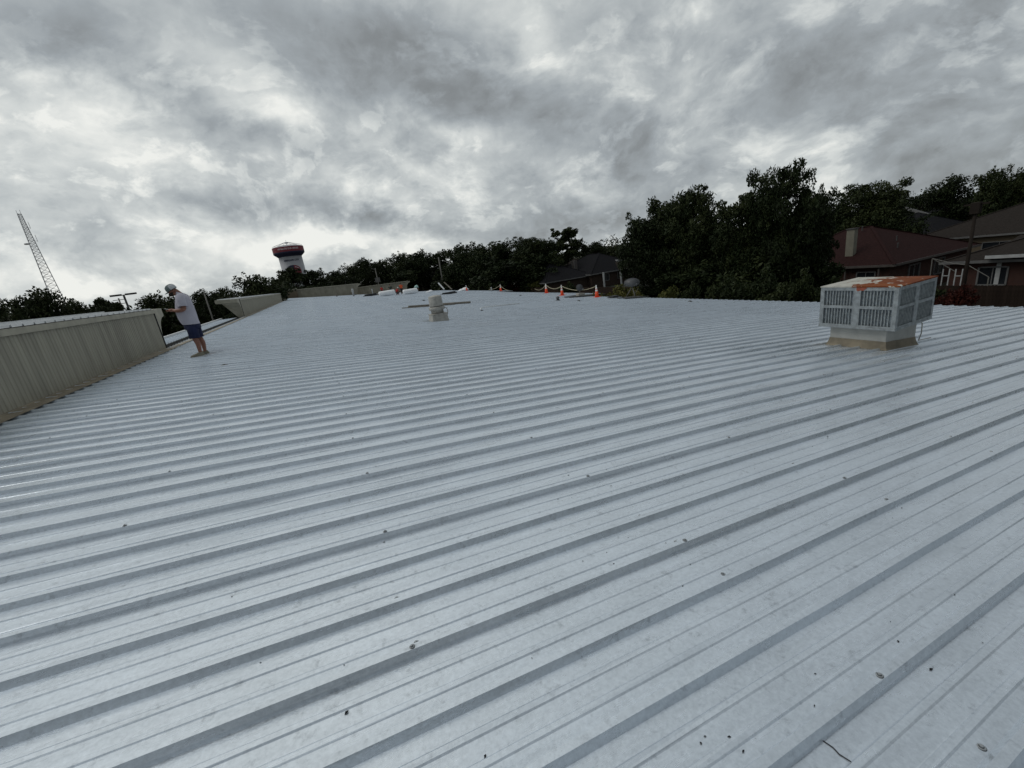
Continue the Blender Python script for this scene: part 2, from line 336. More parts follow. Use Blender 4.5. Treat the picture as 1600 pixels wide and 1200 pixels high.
M_LOT = mat('pale_parking_lot', (.30, .275, .23), .9, 0, .15, .3)
M_POLE = mat('dark_pole', (.025, .02, .017), .9, spec=.1)
M_LPOLE = mat('grey_pole', (.16, .155, .14), .7)
M_MAST = mat('mast_steel', (.46, .47, .49), .6)
M_ORANGE = mat('cone_orange', (.80, .075, .012), .5, 0, .08)
M_CWHITE = mat('cone_collar', (.85, .85, .82), .4, 0, .05)
M_ROPE = mat('tan_rope', (.42, .38, .26), .9)
M_DISH = mat('grey_dish', (.075, .078, .085), .5, 0, .1)
M_ROLL = mat('white_wrap', (.80, .82, .84), .35, 0, .04, 3)
M_RSH1 = mat('maroon_shingles', (.024, .0105, .010), .95, 0, .22, 7, .5, 30, spec=.08, detail=8)
M_RSH2 = mat('brown_grey_shingles', (.026, .0215, .019), .95, 0, .22, 7, .5, 30, spec=.08, detail=8)
M_RSH3 = mat('charcoal_shingles', (.011, .011, .013), .95, 0, .22, 5, .5, 30, spec=.08, detail=8)
M_BR1 = brick_material('red_brick', (.07, .028, .022), (.05, .022, .018), (.09, .08, .07))
M_BR2 = brick_material('tan_brick', (.15, .12, .08), (.12, .095, .065), (.14, .12, .10))
M_BR3 = brick_material('dark_brown_brick', (.05, .032, .026), (.035, .025, .02), (.07, .06, .05))
M_HTRIM = mat('house_trim', (.14, .14, .14), .6)
M_HTRIMD = mat('dull_house_trim', (.08, .07, .065), .6)
M_GLASS = mat('dark_window_glass', (.015, .018, .022), .12)
M_CHIM = mat('cream_chimney_siding', (.20, .19, .15), .7, 0, .08)
M_WHITE = mat('white_paint', (.42, .43, .43), .6)
M_LEAF = leaf_material('dark_leaves', (.012, .017, .007), (.020, .030, .011), (.038, .048, .017))
M_LEAF2 = leaf_material('olive_leaves', (.03, .035, .010), (.065, .072, .018), (.13, .12, .035))
M_LEAFR = leaf_material('red_leaves', (.018, .007, .005), (.04, .010, .007), (.07, .018, .012))
M_SKIN = mat('skin', (.25, .115, .078), .55, 0, .08, 8)
M_SHIRT = mat('pale_lilac_tee', (.47, .46, .53), .9, 0, .05, 6, 1., 9)
M_SHORT = mat('navy_shorts', (.010, .016, .055), .9, 0, .15, 8, .4, 12)
M_CAP = mat('grey_green_cap', (.15, .19, .19), .85)
M_CAPM = mat('white_cap_mesh', (.55, .57, .58), .9)
M_SHOE = mat('khaki_shoe', (.20, .185, .14), .85)
M_HAIR = mat('dark_beard', (.025, .018, .014), .9)
M_PHONE = mat('black_phone', (.01, .01, .012), .2)

GZ = -5.6
# ------------------------------------------------------------------ setting: ground
mb = MB(); n = 60
for i in range(n): pass
mb.add([(-3000,-3000,GZ),(3000,-3000,GZ),(3000,3000,GZ),(-3000,3000,GZ)], [(0,1,2,3)])
tag(mb.build('ground', M_GRASS), kind='structure')
mb = MB(); mb.add([(-130,20,GZ+.01),(-22,20,GZ+.01),(-22,330,GZ+.01),(-130,330,GZ+.01)], [(0,1,2,3)])
tag(mb.build('parking_lot', M_LOT), kind='structure')
mb = MB(); mb.add([(45,-30,GZ+.02),(60,-30,GZ+.02),(60,-20,GZ+.02),(45,-20,GZ+.02)], [(0,1,2,3)])

# ------------------------------------------------------------------ the ribbed metal roof
Y0 = 1.171; PITCHR = .3048; PW = .9144
XL = -4.14
def prof():
    """one 36 inch panel, y measured from the near top edge of its lap rib"""
    P = [(-.0135, .013, 1), (0, .0355, 1), (.028, .0355, 1), (.047, .001, 0)]
    def minor(c): return [(c-.016, .0005, 0), (c-.010, .0048, 0), (c+.010, .0048, 0), (c+.016, .0005, 0)]
    for r in range(3):
        b = r*PITCHR
        if r: P += [(b-.0165, 0, 0), (b-.0005, .0315, 0), (b+.0275, .0315, 0), (b+.046, 0, 0)]
        P += minor(b+.108) + minor(b+.205)
    P += [(3*PITCHR-.0165, 0, 1), (3*PITCHR-.0002, .0318, 1), (3*PITCHR+.02, .0318, 1)]
    return P
def panel_mesh(x1, seed):
    g = random.Random(seed); P = prof(); nx = int((x1-XL)/.75)+1
    vs, fs = [], []
    ph = [g.uniform(0, 6.28) for _ in range(6)]
    for i in range(nx+1):
        x = XL+(x1-XL)*i/nx
        dy = .0022*math.sin(x*1.3+ph[0])+.0014*math.sin(x*3.1+ph[1])
        for j, (y, z, lap) in enumerate(P):
            dz = 0 if lap else .0016*math.sin(x*2.1+ph[2]+j*.6)+.001*math.sin(x*5+ph[3]+j)
            vs.append((x, y+(0 if lap else dy), z-SL*x+dz))
    k = len(P)
    for i in range(nx):
        for j in range(k-1): fs.append((i*k+j, (i+1)*k+j, (i+1)*k+j+1, i*k+j+1))
    mb = MB(); mb.add(vs, fs); me = bpy.data.meshes.new('roof_panel'); me.from_pydata(mb.v, [], mb.f); me.materials.append(M_ROOF); return me
def eave(y): return 18.9 if y < 30 else (22.6 if y < 55 else 25.6)
mb = MB()
def slab(x0, x1, y0, y1, z0=-.24, z1=-.012):
    mb.add([(x0,y0,z0-SL*x0),(x1,y0,z0-SL*x1),(x1,y1,z0-SL*x1),(x0,y1,z0-SL*x0),(x0,y0,z1-SL*x0),(x1,y0,z1-SL*x1),(x1,y1,z1-SL*x1),(x0,y1,z1-SL*x0)],
           [(3,2,1,0),(4,5,6,7),(0,1,5,4),(1,2,6,5),(2,3,7,6),(3,0,4,7)])
slab(-4.1, 18.8, -6, 30); slab(-4.1, 22.5, 30, 55); slab(-4.1, 25.5, 55, 92)
roof = mb.build('roof', M_GAP); tag(roof, kind='structure')
meshes = {}
k0 = Y0+PITCHR
for nn in range(-9, 100):
    y = k0+nn*PW
    if y > 91.5: break
    ex = eave(y); key = (ex, nn % 3)
    if key not in meshes: meshes[key] = panel_mesh(ex, 11*key[1]+int(ex))
    link('roof_panel', meshes[key], roof, (0, y, 0))
# screws along the purlin rows
sc = MB(); sc.lathe([(.011, 0), (.011, .002), (.0085, .003), (.0085, .0035)], 10); sc.lathe([(.0055, .0035), (.0055, .008), (.003, .009)], 6)
sc.cur = 1; sc.lathe([(.0125, .0002), (.0125, .0012)], 10); sc.lathe([(.0068, .0036), (.0068, .0040)], 10); sc.cur = 0
scm = sc.mesh('screw', [ mat('coated_screw', (.30, .32, .335), .45, .2, .3, 40), M_DARK])
stuff = MB(); near = []
rows = [.035+1.49*i for i in range(-2, 13)]
for iy in range(-9, 180):
    yb = Y0+iy*PITCHR
    lap = (iy-1) % 3 == 0
    for xr in rows:
        if xr > 18.6: continue
        cand = []
        if lap and random.random() < .85: cand.append((xr+random.uniform(-.02, .02), yb+.014, .0355))
        if random.random() < (.5 if yb < 4 else .18): cand.append((xr+random.uniform(-.02, .02), yb+.062, .0))
        for x, y, z in cand:
            d = math.hypot(x, y)
            if d < 4.2 and y > 0: near.append((d, x, y, z))
            elif y > 0 and d < 30:
                stuff.lathe([(.011, 0), (.009, .004), (.005, .008)], 5, (x, y, z-SL*x))
for d, x, y, z in near: link('screw', scm, roof, (x, y, z-SL*x), (0, SL, random.uniform(0, 3)))
tag(stuff.build('distant_screws', scm.materials[0], roof), kind='stuff')
# dry debris: leaf crumbs and grit caught on the sheets
db = MB()
for i in range(420):
    a = random.random()**1.5; y = .25+a*12; x = random.uniform(-.9, 1.)*(y+1.6)+y*.35
    if x < -3.9: continue
    ph = ((y-Y0) % PITCHR)
    if ph < .06 or ph > .28: continue
    s = random.uniform(.0015, .0055)*(1.4 if random.random() < .1 else 1); t = random.uniform(0, 3.1); c_, s_ = math.cos(t)*s*random.uniform(1, 2.6), math.sin(t)*s
    z = -SL*x+.0015
    db.add([(x-c_, y-s_, z), (x+s_*.7, y-c_*.5, z+s*.5), (x+c_, y+s_, z+.001), (x-s_*.6, y+c_*.4, z+s*.7)], [(0, 1, 2, 3), (0, 1, 2), (0, 2, 3)])
tag(db.build('roof_grit', M_DARK), kind='stuff')
# open end-lap gap near the camera
mb = MB(); pts = [(1.125, .548), (1.132, .52), (1.128, .50), (1.136, .475), (1.133, .452)]
for a, b in zip(pts[:-1], pts[1:]): mb.bar((a[0], a[1], .0018-SL*a[0]), (b[0], b[1], .0018-SL*b[0]), .0026, .002)
mb.build('open_lap_edge', M_DARK, roof)
# edge trims
mb = MB(); mb.add([(XL,91.9,-SL*XL+.04),(25.7,91.9,-SL*25.7+.04),(25.7,92.15,-SL*25.7+.045),(XL,92.15,-SL*XL+.045),(XL,92.15,-SL*XL-.25),(25.7,92.15,-SL*25.7-.25)], [(0,1,2,3),(3,2,5,4)])
mb.build('ridge_trim', M_WTRIM, roof)
mb = MB(); mb.box(18.45, 18.55, 5, 30, 0, .01)
# building below the roof
mb = MB(); mb.box(-3.95, 18.4, -6, 30, GZ, -2.25); mb.box(-3.95, 22.1, 30, 55, GZ, -2.65); mb.box(-3.95, 25.1, 55, 91.8, GZ, -2.95)
bw = mb.build('building_wall', M_SID); tag(bw, kind='structure')

# ------------------------------------------------------------------ base flashing and gutter of the left edge
def sect(mb, prof_xz, y0, y1, n=1):
    k = len(prof_xz); b = []
    for i in range(n+1):
        y = y0+(y1-y0)*i/n
        b += [(x, y, z) for x, z in prof_xz]
    fs = []
    for i in range(n):
        for j in range(k-1): fs.append((i*k+j, i*k+j+1, (i+1)*k+j+1, (i+1)*k+j))
    mb.add(b, fs)

# ------------------------------------------------------------------ parapets
def parapet(label, y0, y1, ztop=1.545, flare0=False, flare1=False, cap_ribs=True, x=-4.12):
    """corrugated back, small ribbed cap roof on top, coved overhang to the street side and the free ends"""
    t = thing('parapet_wall', label, 'wall', (x, y0, 0), 0, 'parapet walls along the left roof edge')
    L_ = y1-y0; zb = .30
    # corrugated siding panels
    pw = .9; nP = max(1, round(L_/pw)); pw = L_/nP
    mb = MB(); nseg = 36; vs = []; fs = []
    prof_ = []
    pit = pw/9
    for i in range(9):
        for (f, d) in ((0, 0), (.28, 0), (.42, .008), (.72, .008), (.86, 0)): prof_.append((i*pit+f*pit, d))
    prof_.append((pw, 0))
    for (yy, d) in prof_: vs += [(d, yy, zb), (d, yy, ztop-.09)]
    for i in range(len(prof_)-1): fs.append((2*i, 2*i+2, 2*i+3, 2*i+1))
    mb.add(vs, fs); me = mb.mesh('siding_panel', M_SID)
    for i in range(nP): link('siding_panel', me, t, (0, i*pw, 0))
    # base flashing with tan sealant
    mb = MB(); sect(mb, [(.004, zb+.16), (.03, zb+.155), (.035, zb+.145), (.26, -SL*(x+.26)+.040), (.262, -SL*(x+.26)+.034)], 0, L_)
    mb.build('base_flashing', M_TAN, t)
    # eave trim
    mb = MB(); mb.box(.0, .045, 0, L_, ztop-.10, ztop+.0); mb.build('eave_trim', M_SIDD, t)
    # cap roof: rises away from the roof side
    rise, wd = .085, -1.08
    mb = MB(); nr = int(L_/.3048); vs = []; fs = []; pr = [(0, 0)]
    for i in range(nr):
        b = .2+i*.3048
        if b+.08 < L_: pr += [(b, 0), (b+.015, .032), (b+.04, .032), (b+.055, 0)]
    pr.append((L_, 0))
    for (yy, zz) in pr: vs += [(.05, yy, ztop+.012+zz), (wd, yy, ztop+rise+zz)]
    for i in range(len(pr)-1): fs.append((2*i, 2*i+1, 2*i+3, 2*i+2))
    mb.add(vs, fs); mb.build('cap_roof', M_WTRIM, t)
    mb = MB(); mb.bar((wd, 0, ztop+rise+.03), (wd, L_, ztop+rise+.03), .12, .045); mb.build('ridge_cap', M_WTRIM, t)
    # coved outer face
    prf = [(wd-.06, ztop+rise), (wd-.06, ztop+rise-.22), (wd+.02, ztop+rise-.24)]
    for k in range(9):
        a = k/8*math.pi/2; prf.append((wd+.02+(.92)*(math.sin(a)), ztop+rise-.24-.85*(1-math.cos(a))))
    prf.append((-.16, -.4))
    mb = MB(); sect(mb, prf, 0, L_); mb.build('coved_face', M_SIDD, t)
    # ends: same cove returned round the corner (closed side face plus overhang)
    for end, fl in ((0, flare0), (L_, flare1)):
        s = -1 if end == 0 else 1
        mb = MB()
        poly = [(0, zb-.25), (0, ztop-.004)] + [(wd, ztop+rise-.02)] + prf
        mb.add([(px, end+s*.004, pz) for px, pz in poly], [tuple(range(len(poly)))])
        mb.build('end_face', M_SIDD, t)
        if fl:
            mb = MB(); d = [(0.80, ztop-.02), (.80, ztop-.20)]
            pts = [(.82, ztop+.012), (.82, ztop-.2)]
            for k in range(9):
                a = k/8*math.pi/2; pts.append((.76-.70*math.sin(a), ztop-.22-.80*(1-math.cos(a))))
            pts += [(.02, .25), (.006, .25), (.006, ztop+.012)]
            v1 = [(.0, end+s*p[0], p[1]) for p in pts]; v2 = [(-.16-.98*min(1, p[0]/.82) if p[1] < ztop-.1 else -1.14, end+s*p[0], p[1]+(rise if p[1] > ztop-.3 else 0)) for p in pts]
            nn = len(pts); mb.add(v1+v2, [tuple(range(nn)), tuple(range(nn, 2*nn))[::-1]]+[(i, (i+1) % nn, nn+(i+1) % nn, nn+i) for i in range(nn)])
            mb.build('coved_return', M_SIDD, t)
            mb = MB(); mb.bar((.01, end+s*.012, zb), (.01, end+s*.012, ztop-.02), .03, .03); mb.build('corner_seal', M_DARK, t)
    return t
parapet('long near parapet of corrugated beige siding at the left edge, white ribbed cap', -4, 15.1, flare1=True)
parapet('second parapet beyond the man, beige siding with coved overhanging end', 31.2, 80, flare0=True)
# canopy roof and gutter between the two parapets
t = thing('canopy_roof', 'low white canopy roof with dark gutter between the first and second parapets', 'roof', (-4.12, 15.2, 0))
mb = MB(); vs = []; fs = []; pr = [(0, 0)]
for i in range(50):
    b = .12+i*.3048
    pr += [(b, 0), (b+.015, .03), (b+.04, .03), (b+.055, 0)]
pr.append((15.9, 0))
for (yy, zz) in pr: vs += [(-.38, yy, .46+zz), (-1.15, yy, .47+zz)]
for i in range(len(pr)-1): fs.append((2*i, 2*i+1, 2*i+3, 2*i+2))
mb.add(vs, fs); mb.build('canopy_sheet', M_ROOF, t)
mb = MB(); mb.box(-1.26, -1.16, 0, 15.9, .28, .56); mb.build('edge_trim', M_WTRIM, t)
mb = MB(); sect(mb, [(.02, .40), (-.1, .40), (-.1, .22), (-.34, .22), (-.34, .46)], 0, 15.9); mb.build('gutter', M_GAP, t)
mb = MB(); sect(mb, [(.24, -SL*(-3.88)+.040), (.02, .445), (.02, .40)], -.1, 15.95); mb.build('base_flashing', M_TAN, t)
mb = MB(); mb.box(-1.2, -.1, .0, 15.9, .0, .21); mb.build('soffit', M_SIDD, t)

def far_parapet(label, a, b, za, zb_, h, end=True):
    """a,b: plan points; sloping top"""
    a = Vector((a[0], a[1], 0)); b = Vector((b[0], b[1], 0)); d = (b-a); Ln = d.length; ang = math.atan2(d.y, d.x)
    t = thing('parapet_wall', label, 'wall', (a.x, a.y, 0), ang, 'parapet walls at the far end')
    n = int(Ln/.25); vs = []; fs = []
    for i in range(n+1):
        f = i/n; x = f*Ln; zt = za+(zb_-za)*f; yy = .0 if i % 2 else .02
        vs += [(x, yy, zt-h), (x, yy, zt)]
    for i in range(n): fs.append((2*i, 2*i+2, 2*i+3, 2*i+1))
    mb = MB(); mb.add(vs, fs); mb.build('siding', M_SID, t)
    mb = MB(); mb.bar((0, .1, za+.03), (Ln+.5, .1, zb_+.03), .5, .16); mb.build('coping', M_SIDD, t)
    mb = MB(); mb.add([(0,.1,za-h),(Ln,.1,zb_-h),(Ln,.1,zb_),(0,.1,za),(0,.6,za-h),(Ln,.6,zb_-h),(Ln,.6,zb_),(0,.6,za)], [(0,1,2,3),(4,5,6,7),(0,3,7,4),(1,2,6,5)]); mb.build('wall_core', M_SIDD, t)
    if end:
        mb = MB(); pts = [(Ln, zb_), (Ln+.9, zb_+.02), (Ln+.9, zb_-.2)]+[(Ln+.85-.8*math.sin(k/6*1.57), zb_-.25-1.*(1-math.cos(k/6*1.57))) for k in range(7)]+[(Ln, zb_-1.6)]
        k = len(pts); mb.add([(p[0], -.02, p[1]) for p in pts]+[(p[0], .6, p[1]) for p in pts], [tuple(range(k)), tuple(range(k, 2*k))[::-1]]+[(i, (i+1) % k, k+(i+1) % k, k+i) for i in range(k)])
        mb.build('coved_end', M_SIDD, t)
    return t
A = at(463, 453, Y=95); B = at(556, 444, Y=95)
far_parapet('long far parapet in front of the trees right of the water tower', (A.x, A.y), (B.x, B.y), A.z, B.z, 2.0)
A = at(556, 450, Y=97); B = at(634, 440, Y=97)
far_parapet('farthest parapet behind the roofers, beige with coved right end', (A.x, A.y), (B.x, B.y), A.z, B.z, 2.4)
# short brown return wall left of the far parapet
A = at(446, 454, Y=93); B = at(463, 453, Y=93)
t = thing('return_wall', 'short brown end wall between the second parapet and the far parapet', 'wall', (0, 0, 0))
mb = MB(); mb.box(A.x, B.x, 93, 94.5, -1.5, A.z-.05); mb.build('wall_body', M_BR2, t)
mb = MB(); mb.box(A.x-.1, B.x+.1, 92.9, 94.6, A.z-.05, A.z+.12); mb.build('coping', M_SIDD, t)

# ------------------------------------------------------------------ evaporative cooler
def cooler():
    X0, X1, Y0_, Y1_, Z0, Z1 = 8.57, 9.76, 3.70, 4.89, -.50, .235
    cx, cy = (X0+X1)/2, (Y0_+Y1_)/2
    t = thing('evaporative_cooler', 'square louvred roof cooler with rust-streaked top on a white curb', 'cooler', (cx, cy, -SL*cx))
    off = Vector((-cx, -cy, SL*cx))
    def B(mb, x0, x1, y0, y1, z0, z1): mb.box(x0+off.x, x1+off.x, y0+off.y, y1+off.y, z0+off.z, z1+off.z)
    mb = MB(); B(mb, X0+.051, X1-.051, Y0_+.051, Y1_-.051, Z0+.02, Z1-.03); mb.build('cooling_pads', M_PAD, t)
    mb = MB(); B(mb, X0-.004, X1+.004, Y0_-.004, Y1_+.004, Z0-.015, Z0+.018); mb.build('base_pan', M_GALV, t, bevel=.004)
    # lid, folded sheet with slightly raised middle
    mb = MB(); o = off
    c = [(X0-.008, Y0_-.008), (X1+.008, Y0_-.008), (X1+.008, Y1_+.008), (X0-.008, Y1_+.008)]
    vs = [(x+o.x, y+o.y, Z1-.02+o.z) for x, y in c]+[(x+o.x, y+o.y, Z1+o.z) for x, y in c]+[(o.x+cx, o.y+cy, Z1+o.z+.035)]
    mb.add(vs, [(0,1,5,4),(1,2,6,5),(2,3,7,6),(3,0,4,7),(4,5,8),(5,6,8),(6,7,8),(7,4,8),(3,2,1,0)]); mb.build('lid', M_RUST, t)
    def face(pa, pb, nx_, name='louvre_panel'):
        """frame + slats in the vertical plane from pa to pb (plan), outward normal nx_"""
        pa = Vector((*pa, 0)); pb = Vector((*pb, 0)); d = (pb-pa); w = d.length; d.normalize(); nrm = Vector((*nx_, 0))
        fr = MB()
        def V(u, z, k): q = pa+d*u+nrm*k; return (q.x+o.x, q.y+o.y, z+o.z)
        def bx(mb, u0, u1, z0, z1, k0, k1):
            v = [V(u0,z0,k0),V(u1,z0,k0),V(u1,z0,k1),V(u0,z0,k1),V(u0,z1,k0),V(u1,z1,k0),V(u1,z1,k1),V(u0,z1,k1)]
            mb.add(v, [(3,2,1,0),(4,5,6,7),(0,1,5,4),(1,2,6,5),(2,3,7,6),(3,0,4,7)])
        ed, mid = .062, .115; zt, zb2 = Z1-.022, Z0+.02; zm = (zt+zb2)/2
        bx(fr, 0, ed, zb2, zt, -.05, 0); bx(fr, w-ed, w, zb2, zt, -.05, 0); bx(fr, w/2-mid/2, w/2+mid/2, zb2, zt, -.05, -.001)
        u = [(ed, w/2-mid/2), (w/2+mid/2, w-ed)]
        for a, b in u:
            bx(fr, a, b, zt-.055, zt, -.05, -.002); bx(fr, a, b, zb2, zb2+.03, -.05, -.002); bx(fr, a, b, zm-.025, zm+.025, -.05, -.002)
        p = fr.build(name, M_GALV, t)
        for a, b in u:
            for z0, z1 in ((zb2+.03, zm-.025), (zm+.025, zt-.055)):
                ns = 10
                for i in range(1, ns):
                    s = MB(); uu = a+(b-a)*i/ns
                    bx(s, uu-.006, uu+.006, z0, z1, -.04, -.012); s.build('slat', M_SLAT, p)
                s = MB()
                for k in range(1, 3):
                    zz = z0+(z1-z0)*k/3; bx(s, a, b, zz-.003, zz+.003, -.036, -.030)
                s.build('cross_rod', M_SLAT, p)
    face((X0, Y1_-.004), (X0, Y0_+.004), (-1, 0)); face((X0+.001, Y0_), (X1-.001, Y0_), (0, -1)); face((X1, Y0_+.004), (X1, Y1_-.004), (1, 0)); face((X1-.001, Y1_), (X0+.001, Y1_), (0, 1))
    mb = MB(); ru = random.Random(4); pts = [(-.5+i/7.) for i in range(8)]
    pts = [(X0-.0025, 4.235+p*.15, Z1-.022-(.05+.07*ru.random())*(1-abs(p)*1.2)) for p in pts]; top_ = [(X0-.0025, p[1], Z1-.021) for p in pts]
    mb.add([(p[0]+o.x, p[1]+o.y, p[2]+o.z) for p in pts+top_], [(i, i+1, 9+i, 8+i) for i in range(7)]); mb.build('rust_run', mat('rust_run', (.26, .07, .04), .8), t)
    mb = MB(); mb.tube([(.35+a[0], -.52+a[1], a[2]) for a in ((0, 0, .42), (0, -.05, .38), (.01, -.05, .2), (.02, -.02, .07), (.5, -.0, .02))], .009, 6); mb.build('supply_tube', M_PUTTY, t, True)
    mb = MB(); o_ = o
    a0, a1, b0, b1 = 8.69, 9.66, 3.86, 4.74
    B(mb, a0, a1, b0, b1, Z0-.62, Z0-.015); mb.build('curb', M_CURB, t)
    mb = MB()
    def ring(e, dz): return [(x+o.x, y+o.y, -SL*x+dz+o.z) for x, y in ((a0-e, b0-e), (a1+e, b0-e), (a1+e, b1+e), (a0-e, b1+e))]
    mb.rings([ring(.05, .004), ring(.032, .035), ring(.012, .10), ring(.006, .15)], cap=False); mb.build('curb_flashing', M_TAN, t)
    mb = MB(); mb.lathe([(.05, 0), (.05, .05), (.02, .06)], 10, (.9, .45, -.02-SL*.9)); mb.build('drain_cap', M_DARK, t)
    return t
cooler()

# ------------------------------------------------------------------ domed vent with planks
def vent():
    x, y = 4.33, 16.75
    t = thing('roof_vent', 'weathered grey cylindrical exhaust vent on a square curb in mid roof', 'vent', (x, y, -SL*x))
    mb = MB(); mb.rings([[(sx*.33, sy*.33, 0-SL*sx*.33) for sx, sy in ((-1,-1),(1,-1),(1,1),(-1,1))], [(sx*.30, sy*.30, .30) for sx, sy in ((-1,-1),(1,-1),(1,1),(-1,1))]]); mb.build('curb', M_PUTTY, t, bevel=.008)
    mb = MB(); mb.box(-.32, .32, -.32, .32, .301, .33); mb.build('curb_cap', M_PUTTY, t, bevel=.006)
    mb = MB(); mb.lathe([(.25, .33), (.25, .46), (.315, .485), (.315, .58), (.27, .60)], 28); mb.build('throat', M_PUTTY, t, True)
    mb = MB(); mb.lathe([(.262, .60), (.262, .625)], 28); mb.build('joint_band', M_GAP, t)
    mb = MB(); mb.lathe([(.268, .625), (.272, .64), (.262, .985), (.255, 1.0), (.16, 1.03), (.02, 1.045)], 32); mb.build('hood', M_PUTTY, t, True)
    mb = MB(); mb.tube([(.27, -.12, .52), (.36, -.14, .50), (.39, -.14, .36), (.36, -.14, .24), (.31, -.14, .2)], .016, 8); mb.build('conduit', M_PUTTY, t, True)
vent()
def on_roof(px, py):
    d = ray(px, py); tt = H/-(d.z+SL*d.x); return C0+d*tt
def plank(label, a, b, w, h, group=None, m=M_WOOD, name='timber_plank', dz=.034):
    a = Vector((a[0], a[1], -SL*a[0]+dz+h/2)); b = Vector((b[0], b[1], -SL*b[0]+dz+h/2)); c = (a+b)/2
    mb = MB(); mb.bar(a-c, b-c, w, h); o = mb.build(name, m, None, bevel=min(.008, h*.2), loc=c); return tag(o, label, 'plank', group)
g = 'planks lying behind the vent'
plank('long weathered plank lying behind the domed vent, reaching left', (5.45, 28.2), (8.6, 28.35), .28, .13, g)
plank('grey plank sticking out to the right behind the domed vent', (7.6, 28.72), (9.9, 28.82), .28, .13, g)
plank('thin light lath along the left end of the plank behind the vent', (4.95, 27.85), (7.0, 27.9), .10, .05, g)
# white pipe with elbow
t = thing('conduit_pipe', 'thin white pipe with a drooping end lying right of the vent', 'pipe', (8.2, 22.6, -SL*8.2))
mb = MB(); mb.tube([(-.55, -1.9, .12), (-.5, -1.7, .18), (-.3, -1.6, .2), (1.9, -1.4, .02)], .03, 8); mb.build('tube', M_WTRIM, t, True)
mb = MB(); mb.box(-.6, -.48, -2.0, -1.88, .02, .1); mb.build('foot', M_DARK, t)
# small roof items
def stub(label, x, y, r, h, m1, dome=False, cat='vent pipe', grp=None):
    t = thing('vent_pipe', label, cat, (x, y, -SL*x), 0, grp)
    mb = MB(); mb.lathe([(r*2.1, 0.0), (r*1.5, .05), (r*1.02, .09)], 16, cap=False); mb.build('boot', M_DARK, t, True)
    mb = MB(); mb.lathe([(r, .0), (r, h), (r*.8, h+.01)] if not dome else [(r, 0), (r, h*.55), (r*1.35, h*.6), (r*1.3, h*.8), (r*.6, h), (.01, h*1.02)], 16); mb.build('pipe', m1, t, True)
stub('small grey pipe vent with rounded cap standing below the orange cones', 14.66, 24.77, .09, .30, M_DISH, True)
def lump(label, x, y, s, m_=M_GAP, name='sealed_fitting', cat='roof fitting', grp=None):
    t = thing(name, label, cat, (x, y, -SL*x), random.uniform(0, 3), grp)
    mb = MB(); mb.lathe([(s, 0), (s*.85, s*.28), (s*.55, s*.55), (s*.3, s*.62)], 9); mb.build('dome', m_, t, True)
    mb = MB(); mb.box(-s*1.3, s*1.3, -s*1.1, s*1.1, 0, .012); mb.build('base_plate', M_DISH, t)
lump('low dark roof fitting just right of the small capped pipe', 14.85, 22.6, .13)
lump('small dark roof fitting left of the orange cones, beyond the vent', 17.6, 36.5, .15)
lump('low dark roof fitting near the right eave under the big trees', 17.03, 15.87, .12)
lump('dark lump on the sheets to the right of the man', -2.03, 10.54, .045)
lump('small dark fitting showing just above the domed vent', 9.0, 39., .17)
lump('small dark fitting behind the right corner of the cooler', 13.35, 6.15, .14)
def slab_thing(name, label, cat, x, y, L1, w, h, rz, m_, grp=None):
    t = thing(name, label, cat, (x, y, -SL*x+.034), rz, grp)
    mb = MB(); mb.box(-L1/2, L1/2, -w/2, w/2, 0, h*.55); mb.build('slab', m_, t, bevel=.01)
    mb = MB(); mb.box(-L1*.38, L1*.42, -w*.4, w*.4, h*.55, h); mb.build('top_layer', m_, t, bevel=.01)
    return t
slab_thing('rubber_pad', 'dark rubber pad lying between the last cone and the larger dish', 'pad', 18.0, 23.2, .62, .5, .13, .1, M_DARK)
slab_thing('rubber_mat', 'black folded mat on the far roof, right of the mint-shirted worker', 'mat', 16.6, 56.5, 2.2, .7, .28, .05, M_DARK)

